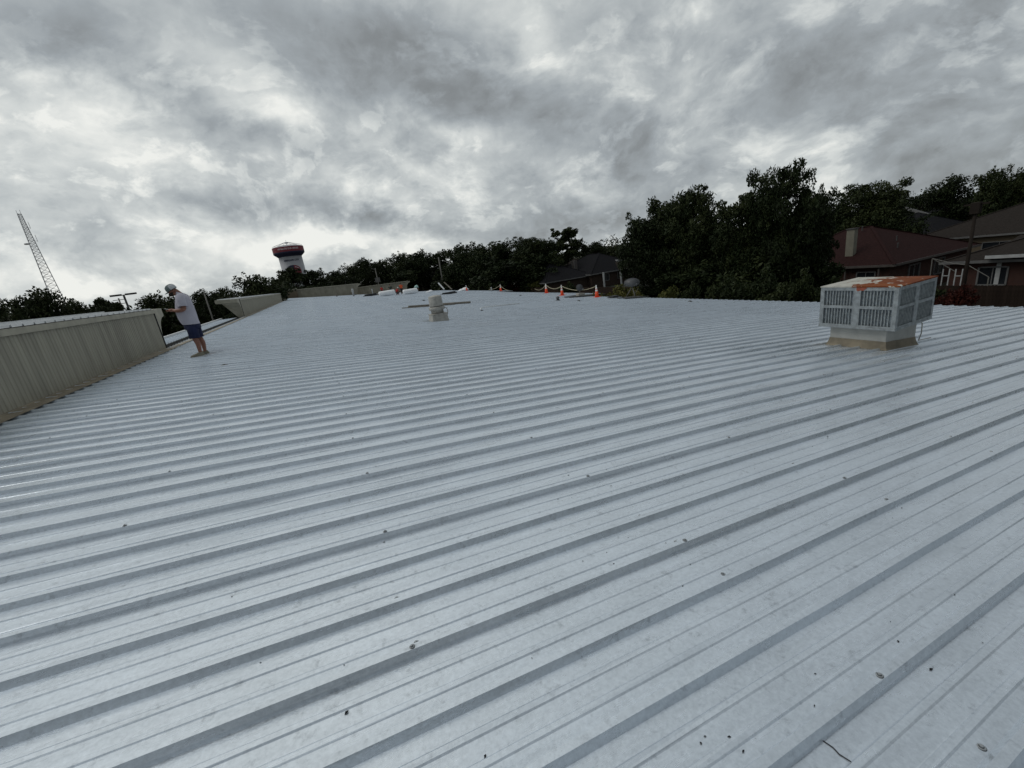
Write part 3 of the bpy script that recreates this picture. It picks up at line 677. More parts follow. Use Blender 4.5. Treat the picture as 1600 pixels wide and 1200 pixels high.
# ------------------------------------------------------------------ satellite dishes
def dish(label, x, y, zc, rw, rh, face_az, tilt, base_r, tripod):
    t = thing('satellite_dish', label, 'satellite dish', (x, y, -SL*x), 0, 'satellite dishes near the right eave')
    zr = zc+SL*x
    # reflector: shallow elliptical bowl
    mb = MB(); rings = []; NN = 28
    for k, (f, dep) in enumerate(((1., .0), (.985, -.012), (.8, .05), (.55, .09), (.3, .115), (.05, .125))):
        rings.append([(rw*f*math.cos(2*math.pi*i/NN), dep, rh*f*math.sin(2*math.pi*i/NN)) for i in range(NN)])
    mb.rings(rings, cap=True)
    o = mb.build('reflector', M_DISH, t, True); o.location = (0, 0, zr); o.rotation_euler = (tilt, 0, face_az)
    sol = o.modifiers.new('thick', 'SOLIDIFY'); sol.thickness = .01
    mb = MB()
    if tripod:
        for a in (0.35, 2.6, 4.4): mb.tube([(0, 0, zr-.28), (math.cos(a)*.42, math.sin(a)*.42, .08-SL*math.cos(a)*.4)], .024, 8)
        mb.tube([(0, .03, zr-.32), (0, .05, zr)], .03, 8); mb.tube([(.1, .1, .1), (.75, .3, zr-.5)], .012, 6)
    else:
        mb.tube([(0, 0, .1), (-.02, 0, zr-.2), (0, .06, zr)], .03, 8); mb.tube([(.12, 0, .1), (.03, .02, zr-.3)], .018, 6)
    mb.build('mount', M_LPOLE, t, True)
    mb = MB(); mb.tube([(0, -.02, zr-rh*.9), (0, -.42, zr-.12)], .012, 6); mb.box(-.04, .04, -.5, -.4, zr-.16, zr-.06); mb.build('feed_arm', M_DISH, t)
    mb = MB(); mb.box(-base_r, base_r, -.45, -.25, .034, .10); mb.box(-base_r, base_r, .2, .4, .034, .10); mb.box(-.5, .5, -.25, .2, .05, .11)
    o = mb.build('ballast_frame', M_GAP, t); o.rotation_euler = (0, SL, 0)
    if not tripod:
        mb = MB(); mb.box(-.28, .28, -.2, .2, .10, .30); mb.build('ballast_block', M_PUTTY, t, bevel=.02).rotation_euler = (0, SL, 0)
dish('wide oval dark grey dish on a tripod, the right-hand one near the eave', 18.35, 21.7, -.86, .50, .30, R(-25), R(-28), .95, True)
dish('smaller round grey dish on a post between two orange cones', 18.2, 27.4, -1.15, .26, .27, R(-15), R(-8), 1.2, False)

# ------------------------------------------------------------------ cones and rope
def make_cone():
    t = thing('traffic_cone', 'x', 'traffic cone', (0, 0, 0), 0, 'orange traffic cones along the far roof edge')
    mb = MB(); mb.box(-.20, .20, -.20, .20, 0, .035); mb.build('base', M_ORANGE, t, bevel=.01)
    mb = MB(); mb.lathe([(.15, .035), (.12, .25), (.088, .42)], 18); mb.build('body', M_ORANGE, t, True)
    mb = MB(); mb.lathe([(.090, .42), (.072, .54)], 18, cap=False); mb.build('collar', M_CWHITE, t, True)
    mb = MB(); mb.lathe([(.072, .54), (.066, .585)], 18); mb.build('body_band', M_ORANGE, t, True)
    mb = MB(); mb.lathe([(.067, .585), (.042, .76)], 18, cap=False); mb.build('collar', M_CWHITE, t, True)
    mb = MB(); mb.lathe([(.042, .76), (.036, .84), (.02, .845)], 18); mb.build('tip', M_CWHITE, t, True)
    return t
cone0 = make_cone()
spots = [((18.17, 25.25), 'traffic cone nearest the camera, between the two satellite dishes', 1.), ((19.0, 31.3), 'traffic cone just left of the small round dish', 1.02),
         ((21.6, 38.6), 'traffic cone second to the left of the small round dish', 1.1), ((24.5, 57.0), 'lone traffic cone at mid far roof edge in front of the red shrub', 1.1),
         ((25.0, 73.5), 'farthest traffic cone, beside a white heap of wrap', 1.15)]
cones = []
for i, ((x, y), lab, s) in enumerate(spots):
    o = cone0 if i == 0 else copy_tree(cone0)
    o.location = (x, y, -SL*x+.034); o.scale = (s, s, s); o.rotation_euler = (0, 0, .3*i); o['label'] = lab; cones.append(Vector((x, y, -SL*x+.80*s)))
def rope(label, pts, sag):
    mb = MB(); P_ = []
    for a, b in zip(pts[:-1], pts[1:]):
        for k in range(9):
            f = k/9; p = a.lerp(b, f); p.z -= sag*4*f*(1-f); P_.append(p)
    P_.append(pts[-1]); mb.tube(P_, .022, 6); tag(mb.build('barrier_rope', M_ROPE, None, True), label, 'rope')
rope('tan barrier rope slung between the four nearer traffic cones', [cones[0], cones[1], cones[2], Vector((24.2, 46., -SL*24.2+.35))], .32)
rope('tan barrier rope drooping either side of the lone far cone', [Vector((23.5, 52, -SL*23.5+.2)), cones[3], Vector((25.1, 63, -SL*25+.25))], .2)

# ------------------------------------------------------------------ rolls, roofers and their gear at the far end
def roll(label, a, b, r):
    a, b = Vector(a), Vector(b)
    t = thing('wrapped_roll', label, 'roll', tuple((a+b)/2), math.atan2(b.y-a.y, b.x-a.x), 'white rolls on the far roof')
    L_ = (b-a).length/2; mb = MB(); rr = []
    for x, f in ((-L_, .55), (-L_+.06, .88), (-L_+.16, 1), (-L_*.3, .985), (L_*.3, 1.), (L_-.16, 1), (L_-.06, .88), (L_, .55)):
        rr.append([(x, math.cos(2*math.pi*i/24)*r*f, r+math.sin(2*math.pi*i/24)*r*f) for i in range(24)])
    mb.rings(rr); mb.build('wrap', M_ROLL, t, True)
    mb = MB(); mb.tube([(-L_-.12, 0, r), (L_+.12, 0, r)], r*.28, 12); mb.build('core', M_WOOD, t, True)
def rp(px, py, Y, lift=0.034):
    d = ray(px, py); q = C0+d*(Y/d.y); return Vector((q.x, Y, -SL*q.x+lift))
roll('left-hand fat white wrapped roll in front of the roofers', rp(592, 461, 66), rp(618, 460, 66), .40)
roll('right-hand fat white wrapped roll below the mint-shirted roofer', rp(630, 459, 70), rp(653, 457, 70), .42)
def heap(label, x, y, s, m_, name='wrap_heap', cat='heap'):
    t = thing(name, label, cat, (x, y, -SL*x+.034), 0); 
    for k in range(2):
        mb = MB(); g = random.Random(k+int(x)); rr = []
        for j, (f, z) in enumerate(((1, 0), (1.05, .25), (.8, .6), (.35, .9), (.02, .95))):
            rr.append([(k*s*1.1+math.cos(2*math.pi*i/14)*s*f*(1+g.uniform(-.12, .12))*1.3, math.sin(2*math.pi*i/14)*s*f, z*s*(.7+.3*k)) for i in range(14)])
        mb.rings(rr); mb.build('bundle', m_, t, True)
q = rp(722, 456, 74); heap('low white heap of crumpled wrap beside the farthest cone', q.x, 74, .55, M_ROLL)
q = rp(669, 456, 76); heap('small white and dark bundle right of the second white roll', q.x, 76, .38, M_ROLL)
q = rp(578, 459, 72)
slab_thing('tool_cart', 'low dark cart and tools left of the first white roll', 'cart', q.x, 72, 2.2, .8, .35, 0, M_DARK)
q = rp(768, 453, 60)
stub('short white pipe stub on the far roof edge left of the lone cone', q.x, 60, .09, .6, M_WHITE)
q = rp(552, 459, 80); stub('white capped pipe in front of the far parapet', q.x, 80, .14, 1.3, M_WHITE, True)
q = rp(526, 462, 84); stub('short brown pipe stub at the foot of the far parapet', q.x, 84, .10, .5, M_WOOD)
q = rp(582, 456, 80); stub('thin white pipe left of the first white roll', q.x, 80, .08, 1.1, M_WHITE)
for k, (a, b, lab) in enumerate((((694, 452), (685, 442), 'light timber prop leaning steeply at the far eave'), ((706, 452), (694, 441), 'second timber prop leaning at the far eave, the right-hand one'))):
    A = at(*a, Y=79); B = at(*b, Y=80.5); mb = MB(); c = (A+B)/2; mb.bar(A-c, B-c, .22, .12); tag(mb.build('timber_prop', M_WTRIM if k == 0 else M_WOOD, None, loc=c), lab, 'prop', 'timber props')

# ------------------------------------------------------------------ people
def skin_obj(name, joints, edges, m_, parent, sub=2, root=0):
    me = bpy.data.meshes.new(name); me.from_pydata([j[0] for j in joints], edges, []); me.materials.append(m_)
    o = bpy.data.objects.new(name, me); COL.objects.link(o); o.parent = parent
    md = o.modifiers.new('skin', 'SKIN')
    for i, j in enumerate(joints):
        r = j[1]; r = (r, r) if isinstance(r, (int, float)) else r
        me.skin_vertices[0].data[i].radius = r; me.skin_vertices[0].data[i].use_root = (i == root)
    md.use_smooth_shade = True
    s = o.modifiers.new('sub', 'SUBSURF'); s.levels = sub; s.render_levels = sub
    return o
def ell(c, rx, ry, n=20, tilt=0, ph=0):
    """horizontal ellipse ring, x forward/back, y sideways; tilt raises the front"""
    return [(c[0]+rx*math.cos(2*math.pi*i/n+ph), c[1]+ry*math.sin(2*math.pi*i/n+ph), c[2]+tilt*math.cos(2*math.pi*i/n+ph)) for i in range(n)]
def limb_rings(pts, rads, n=14):
    mb = MB(); mb.tube(pts, rads, n); return mb
def man():
    # local axes: -x is the way he faces (image left), -y is his left side (towards the camera)
    t = thing('person', 'bearded man in grey cap, pale tee and navy shorts looking down at a phone', 'person', (-2.80, 12.40, .285+.03))
    J = [((.06, 0, .88), (.13, .15)),            # 0 pelvis
         ((.04, 0, 1.05), (.15, .17)), ((.05, 0, 1.25), (.13, .17)), ((.05, 0, 1.40), (.06, .10)),   # 1-3 spine
         ((.015, 0, 1.485), (.060, .062)), ((-.06, 0, 1.565), (.085, .078)), ((-.09, 0, 1.63), (.088, .08)), ((-.145, 0, 1.515), (.052, .05)),  # neck, head, crown, chin
         ((.05, -.20, 1.40), .062), ((.075, -.255, 1.13), .056), ((-.08, -.20, 1.12), .046), ((-.19, -.10, 1.145), .027),      # left arm
         ((.05, .20, 1.40), .062), ((.05, .255, 1.13), .056), ((-.09, .18, 1.13), .046), ((-.20, .07, 1.15), .027),            # right arm
         ((.055, -.11, .78), (.095, .095)), ((.045, -.12, .46), .062), ((.075, -.115, .30), .056), ((.055, -.11, .07), .037), ((-.04, -.12, .03), (.038, .03)), ((-.13, -.125, .02), (.034, .02)),
         ((.075, .12, .78), (.095, .095)), ((.085, .13, .46), .062), ((.125, .13, .30), .056), ((.105, .13, .07), .037), ((.0, .14, .03), (.038, .03)), ((-.08, .15, .02), (.034, .02))]
    E_ = [(0, 1), (1, 2), (2, 3), (3, 4), (4, 5), (5, 6), (5, 7), (3, 8), (8, 9), (9, 10), (10, 11), (3, 12), (12, 13), (13, 14), (14, 15),
          (0, 16), (16, 17), (17, 18), (18, 19), (19, 20), (20, 21), (0, 22), (22, 23), (23, 24), (24, 25), (25, 26), (26, 27)]
    body = skin_obj('body', J, E_, M_SKIN, t)
    # nose, ears
    mb = MB(); mb.tube([(-.145, 0, 1.585), (-.175, 0, 1.545), (-.150, 0, 1.535)], [.008, .015, .010], 8)
    for s in (-1, 1): mb.tube([(-.045, s*.082, 1.60), (-.04, s*.088, 1.575), (-.05, s*.084, 1.55)], [.010, .014, .008], 8)
    mb.build('facial_features', M_SKIN, t, True)
    mb = MB()
    for s in (-1, 1): mb.tube([(-.148, s*.035, 1.597), (-.152, s*.030, 1.594)], [.008, .006], 8)
    mb.build('eye', M_HAIR, t, True)
    # beard wraps the jaw
    mb = MB(); mb.rings([[(-.085+.073*math.cos(a), .072*math.sin(a), 1.545) for a in [i*math.pi/8 for i in range(16)]],
                         [(-.105+.073*math.cos(a), .066*math.sin(a), 1.515) for a in [i*math.pi/8 for i in range(16)]],
                         [(-.125+.060*math.cos(a), .052*math.sin(a), 1.475) for a in [i*math.pi/8 for i in range(16)]],
                         [(-.135+.03*math.cos(a), .028*math.sin(a), 1.455) for a in [i*math.pi/8 for i in range(16)]]]); mb.build('beard', M_HAIR, t, True)
    # fingers curled round the phone
    for s, bx_ in ((-1, (-.20, -.085, 1.145)), (1, (-.21, .055, 1.15))):
        mb = MB(); b = Vector(bx_)
        mb.tube([b+Vector((.02, 0, 0)), b+Vector((-.02, -s*.008, .004)), b+Vector((-.06, -s*.014, .008))], [.026, .036, .03], 10)
        for k in range(4):
            o_ = (k-1.5)*.017
            mb.tube([b+Vector((-.06, o_, -.004)), b+Vector((-.098, o_-s*.004, -.002)), b+Vector((-.112+abs(o_)*.3, o_-s*.010, .016)), b+Vector((-.10+abs(o_)*.3, o_-s*.012, .03))], [.0095, .009, .008, .006], 7)
        mb.tube([b+Vector((-.01, -s*.03, .01)), b+Vector((-.045, -s*.045, .025)), b+Vector((-.075, -s*.04, .032))], [.012, .010, .008], 7)
        mb.build('hand', M_SKIN, t, True)
    # tee: torso loft with belly, separate sleeves
    n = 28
    rs = [((.055, 0, .775), .168, .205, -.012), ((.035, 0, .84), .178, .21, 0), ((.03, 0, .95), .192, .212, 0), ((.025, 0, 1.06), .198, .212, 0), ((.035, 0, 1.17), .182, .212, 0),
          ((.045, 0, 1.29), .165, .216, 0), ((.06, 0, 1.38), .142, .215, -.01), ((.06, 0, 1.445), .108, .185, -.02), ((.05, 0, 1.50), .078, .115, -.04), ((.035, 0, 1.53), .070, .080, -.035)]
    g = random.Random(3); rings = []
    for k, (c, rx, ry, ti) in enumerate(rs):
        ring = ell(c, rx, ry, n, ti); w = .006 if k in (0, 1, 2, 3, 4) else .002
        rings.append([(x+(x-c[0])*w*12*math.sin(i*1.7+k)*.12, y+(y-c[1])*w*12*math.sin(i*1.3+k*2)*.12, z) for i, (x, y, z) in enumerate(ring)])
    mb = MB(); mb.rings(rings, cap=False); o = mb.build('tee_shirt', M_SHIRT, t, True); sb = o.modifiers.new('s', 'SUBSURF'); sb.levels = 1; sb.render_levels = 1
    for s in (-1, 1):
        mb = MB(); mb.tube([(.055, s*.125, 1.435), (.055, s*.195, 1.405), (.062, s*.235, 1.32), (.062, s*.258, 1.195)], [.07, .098, .094, .092], 16, caps=False); mb.build('sleeve', M_SHIRT, t, True)
    # shorts
    mb = MB(); mb.rings([ell((.055, 0, .80), .155, .19, n), ell((.06, 0, .72), .165, .205, n), ell((.062, 0, .66), .160, .205, n)], cap=True); mb.build('shorts', M_SHORT, t, True)
    for s, dx in ((-1, 0), (1, .03)):
        mb = MB(); mb.tube([(.06+dx*.3, s*.09, .74), (.06+dx*.6, s*.105, .62), (.052+dx, s*.118, .44)], [.118, .115, .108], 16, caps=False)
        o = mb.build('short_leg', M_SHORT, t, True); so = o.modifiers.new('t', 'SOLIDIFY'); so.thickness = .006
    # shoes
    for s, x0, y0 in ((-1, .0, -.12), (1, .05, .14)):
        mb = MB(); mb.rings([ell((x0-.015, y0, -.002), .148, .050, 16), ell((x0-.015, y0, .022), .152, .054, 16), ell((x0-.01, y0, .05), .138, .050, 16), ell((x0+.03, y0, .078), .085, .045, 16), ell((x0+.06, y0, .10), .048, .042, 16)]); mb.build('shoe', M_SHOE, t, True)
        mb = MB(); mb.rings([ell((x0-.015, y0, -.006), .153, .055, 16), ell((x0-.015, y0, .014), .156, .057, 16)]); mb.build('sole', M_CAPM, t)
    # cap: tilted down with the head
    cp = thing('cap', None, None); cp.parent = t
    mb = MB(); rr = []
    for r_, z in ((.108, 0), (.110, .035), (.105, .072), (.086, .106), (.05, .128), (.006, .136)):
        rr.append([(r_*1.05*math.cos(2*math.pi*i/24), r_*.92*math.sin(2*math.pi*i/24), z) for i in range(24)])
    mb.rings(rr)
    o = mb.build('cap', [M_CAP, M_CAPM], t, True); o.location = (-.085, 0, 1.60); o.rotation_euler = (0, R(-24), 0)
    for p in o.data.polygons: p.material_index = 1 if (p.center.x > .01 and p.center.z < .11) else 0
    mb = MB(); vs = []; fs = []
    for j, f in enumerate((0, .5, 1)):
        for i in range(9):
            a = -1.05+2.1*i/8; x = -.106*math.cos(a)-f*.075*math.cos(a*.9); y = .088*math.sin(a)*(1-.12*f); vs.append((x, y, .006-.010*f-.014*(abs(a)/1.05)**2))
    for j in range(2):
        for i in range(8): fs.append((j*9+i, j*9+i+1, (j+1)*9+i+1, (j+1)*9+i))
    mb.add(vs, fs); b = mb.build('cap_brim', M_CAP, t, True); b.location = o.location; b.rotation_euler = o.rotation_euler; b.modifiers.new('t', 'SOLIDIFY').thickness = .005
    bpy.data.objects.remove(cp)
man()
q = Vector((-3.09, 12.395, 1.495))
mb = MB(); mb.box(-.075, .075, -.036, .036, -.004, .005); o = mb.build('smartphone', M_PHONE, None, bevel=.003, loc=q); o.rotation_euler = (0, R(22), 0); tag(o, 'dark phone held flat in both hands of the man in the grey cap', 'phone')

def worker(label, px, Y, pose, top, legs, scale=1., rz=0., hat=None, base_px=None):
    q = rp(px, 455, Y)
    t = thing('person', label, 'person', (q.x, Y, q.z), rz); t.scale = (scale,)*3
    if pose == 'stand': sp = [(0,0,.9), (0,0,1.15), (0,.02,1.42), (0,0,1.52), (0,-.03,1.66)]; hands = [(.28,-.1,.92), (-.28,-.15,.95)]; feet = [(.12,0,.04), (-.12,.02,.04)]; kn = [(.11,-.02,.48), (-.11,-.02,.48)]
    elif pose == 'bend': sp = [(0,.1,.88), (0,-.1,1.05), (0,-.36,1.16), (0,-.46,1.15), (0,-.6,1.12)]; hands = [(.2,-.5,.5), (-.2,-.5,.45)]; feet = [(.13,0,.04), (-.13,.05,.04)]; kn = [(.12,-.04,.46), (-.12,-.04,.46)]
    else: sp = [(0,.12,.42), (0,.02,.62), (0,-.12,.86), (0,-.18,.95), (0,-.26,1.06)]; hands = [(.25,-.45,.4), (-.25,-.42,.42)]; feet = [(.16,-.1,.04), (-.16,.12,.04)]; kn = [(.2,-.38,.50), (-.2,-.34,.46)]
    s2 = sp[2]
    J = [(sp[0], (.11, .10)), (sp[1], (.12, .10)), (s2, (.11, .09)), (sp[3], .05), (sp[4], (.085, .085))]
    E_ = [(0, 1), (1, 2), (2, 3), (3, 4)]
    for s, hd in ((1, hands[0]), (-1, hands[1])):
        i = len(J); sh = (s*.2, s2[1], s2[2]-.02); el_ = ((sh[0]+hd[0])/2+s*.06, (sh[1]+hd[1])/2+.06, (sh[2]+hd[2])/2)
        J += [(sh, .06), (el_, .042), (hd, .036)]; E_ += [(2, i), (i, i+1), (i+1, i+2)]
    for s, f, k in ((1, feet[0], kn[0]), (-1, feet[1], kn[1])):
        i = len(J); J += [((s*.1, sp[0][1], sp[0][2]-.06), .09), (k, .06), (f, .042), ((f[0], f[1]-.16, .03), .035)]; E_ += [(0, i), (i, i+1), (i+1, i+2), (i+2, i+3)]
    skin_obj('body', J, E_, M_SKIN, t, 1)
    mb = MB(); mb.tube([sp[0], sp[1], s2, tuple(Vector(s2).lerp(Vector(sp[3]), .6))], [.15, .165, .16, .08], 14); o = mb.build('shirt', top, t, True); o.scale = (1.25, 1, 1)
    mb = MB()
    for s, hd in ((1, hands[0]), (-1, hands[1])):
        sh = Vector((s*.19, s2[1], s2[2]-.01)); el_ = Vector(((sh.x+hd[0])/2+s*.06, (sh.y+hd[1])/2+.06, (sh.z+hd[2])/2)); mb.tube([sh, sh.lerp(el_, .9)], [.085, .07], 10)
    mb.build('sleeves', top, t, True)
    mb = MB()
    for s, f, k in ((1, feet[0], kn[0]), (-1, feet[1], kn[1])): mb.tube([(s*.08, sp[0][1], sp[0][2]+.02), (s*.1, sp[0][1], sp[0][2]-.08), k, (f[0], f[1], .1)], [.12, .12, .085, .07], 10)
    mb.build('trousers', legs, t, True)
    h = Vector(sp[4]); mb = MB(); mb.lathe([(.105, 0), (.10, .06), (.06, .11), (.01, .12)], 14, (h.x, h.y, h.z+.02)); mb.build('hat' if hat else 'hair', hat or M_HAIR, t, True)
    return t
M_RED = mat('red_cloth', (.42, .035, .03), .9); M_OR = mat('orange_cloth', (.62, .10, .03), .9); M_MINT = mat('mint_cloth', (.42, .62, .58), .9); M_DG = mat('dark_green_cloth', (.03, .045, .035), .9)
M_DT = mat('dark_trousers', (.025, .026, .03), .9)
worker('roofer in dark clothes with a red top behind the first white roll', 597, 72, 'stand', M_RED, M_DT, .85, .6)
worker('roofer in dark green clothes standing between the two rolls on the left', 611, 73, 'stand', M_DG, M_DG, .95, -.4)
worker('roofer in a red and white top bending over between the white rolls', 620, 68, 'crouch', M_RED, M_DT, 1., 1.2, M_CWHITE)
worker('roofer in a bright orange top standing right of the bent one', 628, 74, 'stand', M_OR, M_DT, 1.05, .3)
worker('roofer in a mint green shirt leaning forward behind the second roll', 650, 76, 'bend', M_MINT, M_DT, 1.05, 1.9)

# ------------------------------------------------------------------ vegetation
def leaf_cloud(centers, radii, per, size, seed, flat=.75, jitter=1.0):
    g = np.random.default_rng(seed); V = []
    for (c, r, k) in zip(centers, radii, per):
        d = g.normal(size=(k, 3)); d /= np.linalg.norm(d, axis=1)[:, None]; rad = r*(g.random(k)**.38)[:, None]
        p = np.array(c)+d*rad*np.array([1, 1, flat]); V.append(p)
    P = np.concatenate(V); k = len(P)
    u = g.normal(size=(k, 3)); u /= np.linalg.norm(u, axis=1)[:, None]; w = g.normal(size=(k, 3)); w -= u*(u*w).sum(1)[:, None]; w /= np.linalg.norm(w, axis=1)[:, None]
    s = size*(.6+.8*g.random(k))[:, None]; nn = np.cross(u, w)
    q = np.stack([P-u*s, P+w*s*.45+nn*s*.15, P+u*s, P-w*s*.45+nn*s*.15], 1).reshape(-1, 3)
    return q
def mesh_quads(name, q, m_):
    me = bpy.data.meshes.new(name); nq = len(q)//4
    me.vertices.add(len(q)); me.vertices.foreach_set('co', q.astype(np.float32).ravel())
    me.loops.add(nq*4); me.loops.foreach_set('vertex_index', np.arange(nq*4, dtype=np.int32))
    me.polygons.add(nq); me.polygons.foreach_set('loop_start', np.arange(0, nq*4, 4, dtype=np.int32)); me.polygons.foreach_set('loop_total', np.full(nq, 4, dtype=np.int32))
    me.update(calc_edges=True); me.materials.append(m_); return me
def crown_variant(seed, kind, leaves, leaf, m_=None):
    """unit tree: total height 1, width about .8 (radius .4); returns (crown mesh, trunk mesh)"""
    g = random.Random(seed); cs, rs, per = [], [], []; tips = []
    if kind == 'round':   n, zr, lo = 50, .42, .55
    elif kind == 'tall':  n, zr, lo = 46, .48, .50
    elif kind == 'airy':  n, zr, lo = 22, .26, .70
    elif kind == 'flat':  n, zr, lo = 24, .20, .74
    elif kind == 'thin':  n, zr, lo = 16, .34, .62
    elif kind == 'bush':  n, zr, lo = 30, .45, .48
    wr = {'thin': .20, 'tall': .33}.get(kind, .40)
    for i in range(n):
        a = g.uniform(0, 6.283); v = g.uniform(-1, 1); rr = g.random()**.4
        x = math.cos(a)*math.sqrt(1-v*v)*wr*rr*.82; y = math.sin(a)*math.sqrt(1-v*v)*wr*rr*.82; z = lo+v*zr*rr*.86
        r = g.uniform(.055, .13)*(1.15 if kind in ('round', 'bush') else .9)*(wr/.4)**.4
        if z+r > 1.: z = 1-r
        cs.append((x, y, max(z, .05))); rs.append(r); tips.append((x, y, z))
        for _ in range(3):      # twiggy outliers break the outline
            b = g.uniform(0, 6.28); e = g.uniform(-.6, 1); cs.append((x+math.cos(b)*r*1.05, y+math.sin(b)*r*1.05, min(z+e*r*.95, .985))); rs.append(r*g.uniform(.3, .5))
    if kind in ('round', 'tall', 'bush'):
        for i in range(14): cs.append((g.uniform(-.16, .16), g.uniform(-.16, .16), lo+g.uniform(-.7, .6)*zr)); rs.append(.14)
    tot = sum(r**2 for r in rs); per = [max(6, int(leaves*r*r/tot)) for r in rs]
    q = leaf_cloud(cs, rs, per, leaf, seed); q[:, 2] /= np.percentile(q[:, 2], 99.97)
    hr = np.percentile(np.abs(q[:, 0]), 98.5); q[:, :2] *= .42/hr
    me = mesh_quads('crown', q, m_ or M_LEAF)
    mb = MB(); mb.tube([(0, 0, 0), (.008, .004, .12), (-.006, .006, .3), (.004, -.003, lo)], [.028, .020, .016, .009], 8)
    for (x, y, z) in tips[::2]:
        h = max(.12, z*.6); mb.tube([(0, 0, h), (x*.45, y*.45, (h+z)/2+.02), (x*.85, y*.85, z-.01)], [.008, .004, .0012], 5)
    return me, mb.mesh('trunk', M_BARK, True)
VAR = {
 'round1': crown_variant(1, 'round', 13000, .018), 'round2': crown_variant(2, 'round', 13000, .018), 'round3': crown_variant(3, 'round', 12000, .019),
 'tall1': crown_variant(4, 'tall', 12000, .018), 'airy1': crown_variant(5, 'airy', 6000, .018), 'flat1': crown_variant(6, 'flat', 7000, .018), 'thin1': crown_variant(7, 'thin', 4500, .018),
 'bush1': crown_variant(8, 'bush', 9000, .024), 'bush2': crown_variant(9, 'bush', 8000, .024, M_LEAF2), 'bushr': crown_variant(10, 'bush', 6000, .024, M_LEAFR),
 'big1': crown_variant(21, 'round', 42000, .0125), 'big2': crown_variant(22, 'tall', 46000, .0115), 'big3': crown_variant(23, 'round', 38000, .013)}
def tree(kind, px, py, D, wpx, label, group=None, name=None, ground=GZ, rz=None, cat='tree', sy=None):
    top = at(px, py, D=D); a = at(px-wpx/2, py, D=D); b = at(px+wpx/2, py, D=D); w = (b-a).length*(1.04 if px > 960 else 1.2)
    h = (top.z-ground); cm, tm = VAR[kind]
    nm = name or ('shrub' if 'bush' in kind else 'tree')
    t = thing(nm, label, cat, (top.x, top.y, ground), random.uniform(0, 6.28) if rz is None else rz, group)
    base_w = .84
    s = (w/base_w, (sy or w)/base_w, h)
    c = link('crown', cm, t, sc=s); k = link('trunk', tm, t, sc=((w/base_w), (w/base_w), h))
    return t
# the two near masses of trees right of centre
tree('big1', 1085, 293, 42, 112, 'broad dark tree right behind the larger satellite dish', 'tall trees behind the right eave')
tree('big3', 1012, 330, 43, 88, 'leftmost tree of the near dark clump, above the larger dish', 'tall trees behind the right eave')
tree('big1', 1050, 312, 45, 90, 'middle tree of the near dark clump left of the tallest tree', 'tall trees behind the right eave', rz=2.)
tree('big1', 1232, 254, 37, 112, 'tallest near tree, dark and rounded, left of the maroon-roofed house', 'tall trees behind the right eave')
tree('big2', 1160, 303, 38, 96, 'mid-height dark tree between the tallest tree and the clump to its left', 'tall trees behind the right eave', rz=.6)
tree('big3', 1272, 290, 40, 72, 'dark tree leaning against the right flank of the tallest tree', 'tall trees behind the right eave', rz=4)
tree('big1', 1345, 286, 66, 120, 'bushy tree behind the maroon roof and its cream chimney', 'trees behind the houses')
tree('round1', 1395, 318, 64, 90, 'lower dark tree behind the right part of the maroon roof', 'trees behind the houses')
tree('flat1', 1405, 306, 120, 50, 'distant airy tree right of the bushy tree behind the maroon roof', 'trees behind the houses')
tree('airy1', 1440, 302, 115, 46, 'distant loose tree in the gap above the grey-brown roof', 'trees behind the houses')
tree('round2', 1490, 271, 105, 74, 'round-headed tree above the roofs, left of the right-hand treetops', 'trees behind the houses')
tree('round3', 1560, 259, 100, 66, 'tree crown at the upper right above the far rooftops', 'trees behind the houses')
tree('round1', 1600, 262, 100, 60, 'rightmost tree crown, cut by the picture edge', 'trees behind the houses')
for k, (kind, px, py, D, w) in enumerate([('bush2', 960, 446, 34, 50), ('bush2', 1040, 448, 30, 56), ('bush2', 985, 447, 36, 44), ('bush1', 1085, 440, 30, 60), ('bush1', 1140, 425, 29, 70), ('bush1', 1200, 418, 28, 80), ('bush1', 1260, 420, 29, 70)]):
    tree(kind, px, py, D, w, ['olive shrub behind the nearest traffic cone', 'yellow-green shrub just right of the larger dish', 'olive shrub behind the post of the larger dish', 'dark shrub right of the yellow-green one past the eave',
        'dark undergrowth shrub below the near clump of trees', 'dark undergrowth shrub below the tallest tree', 'dark undergrowth shrub left of the cooler'][k], 'shrubs behind the right eave', cat='shrub')
for k, (px, py, D, w, lab) in enumerate(((1110, 405, 39, 120, 'wide dark understorey tree under the near clump'), (1190, 400, 36, 130, 'wide dark understorey tree under the tallest tree'), (1262, 395, 38, 90, 'dark understorey tree left of the maroon house'), (1040, 410, 42, 110, 'dark understorey tree above the larger dish'), (1305, 432, 33, 60, 'dark shrub hiding the fence just left of the cooler'), (1150, 440, 27, 90, 'low dark shrub at the eave below the near clump'), (1225, 442, 26, 90, 'low dark shrub at the eave below the tallest tree'), (1430, 440, 34, 70, 'dark shrub behind the top of the cooler'))):
    tree('bush1', px, py, D, w, lab, 'shrubs behind the right eave', cat='shrub')
tree('bushr', 1500, 444, 33, 62, 'dark red-leaved shrub in front of the fence right of the cooler', cat='shrub')
tree('bushr', 795, 441, 84, 24, 'small red-leaved shrub behind the lone far cone', cat='shrub')
tree('bush2', 762, 440, 88, 30, 'olive shrub left of the far red shrub', 'shrubs beyond the far eave', cat='shrub'); tree('bush1', 735, 444, 90, 30, 'dark green shrub behind the white heap', 'shrubs beyond the far eave', cat='shrub')
tree('bush2', 838, 437, 80, 26, 'dull olive shrub left of the dark-roofed house', 'shrubs beyond the far eave', cat='shrub'); tree('bush1', 890, 440, 60, 24, 'small dark shrub before the dark-roofed house wall', 'shrubs beyond the far eave', cat='shrub')
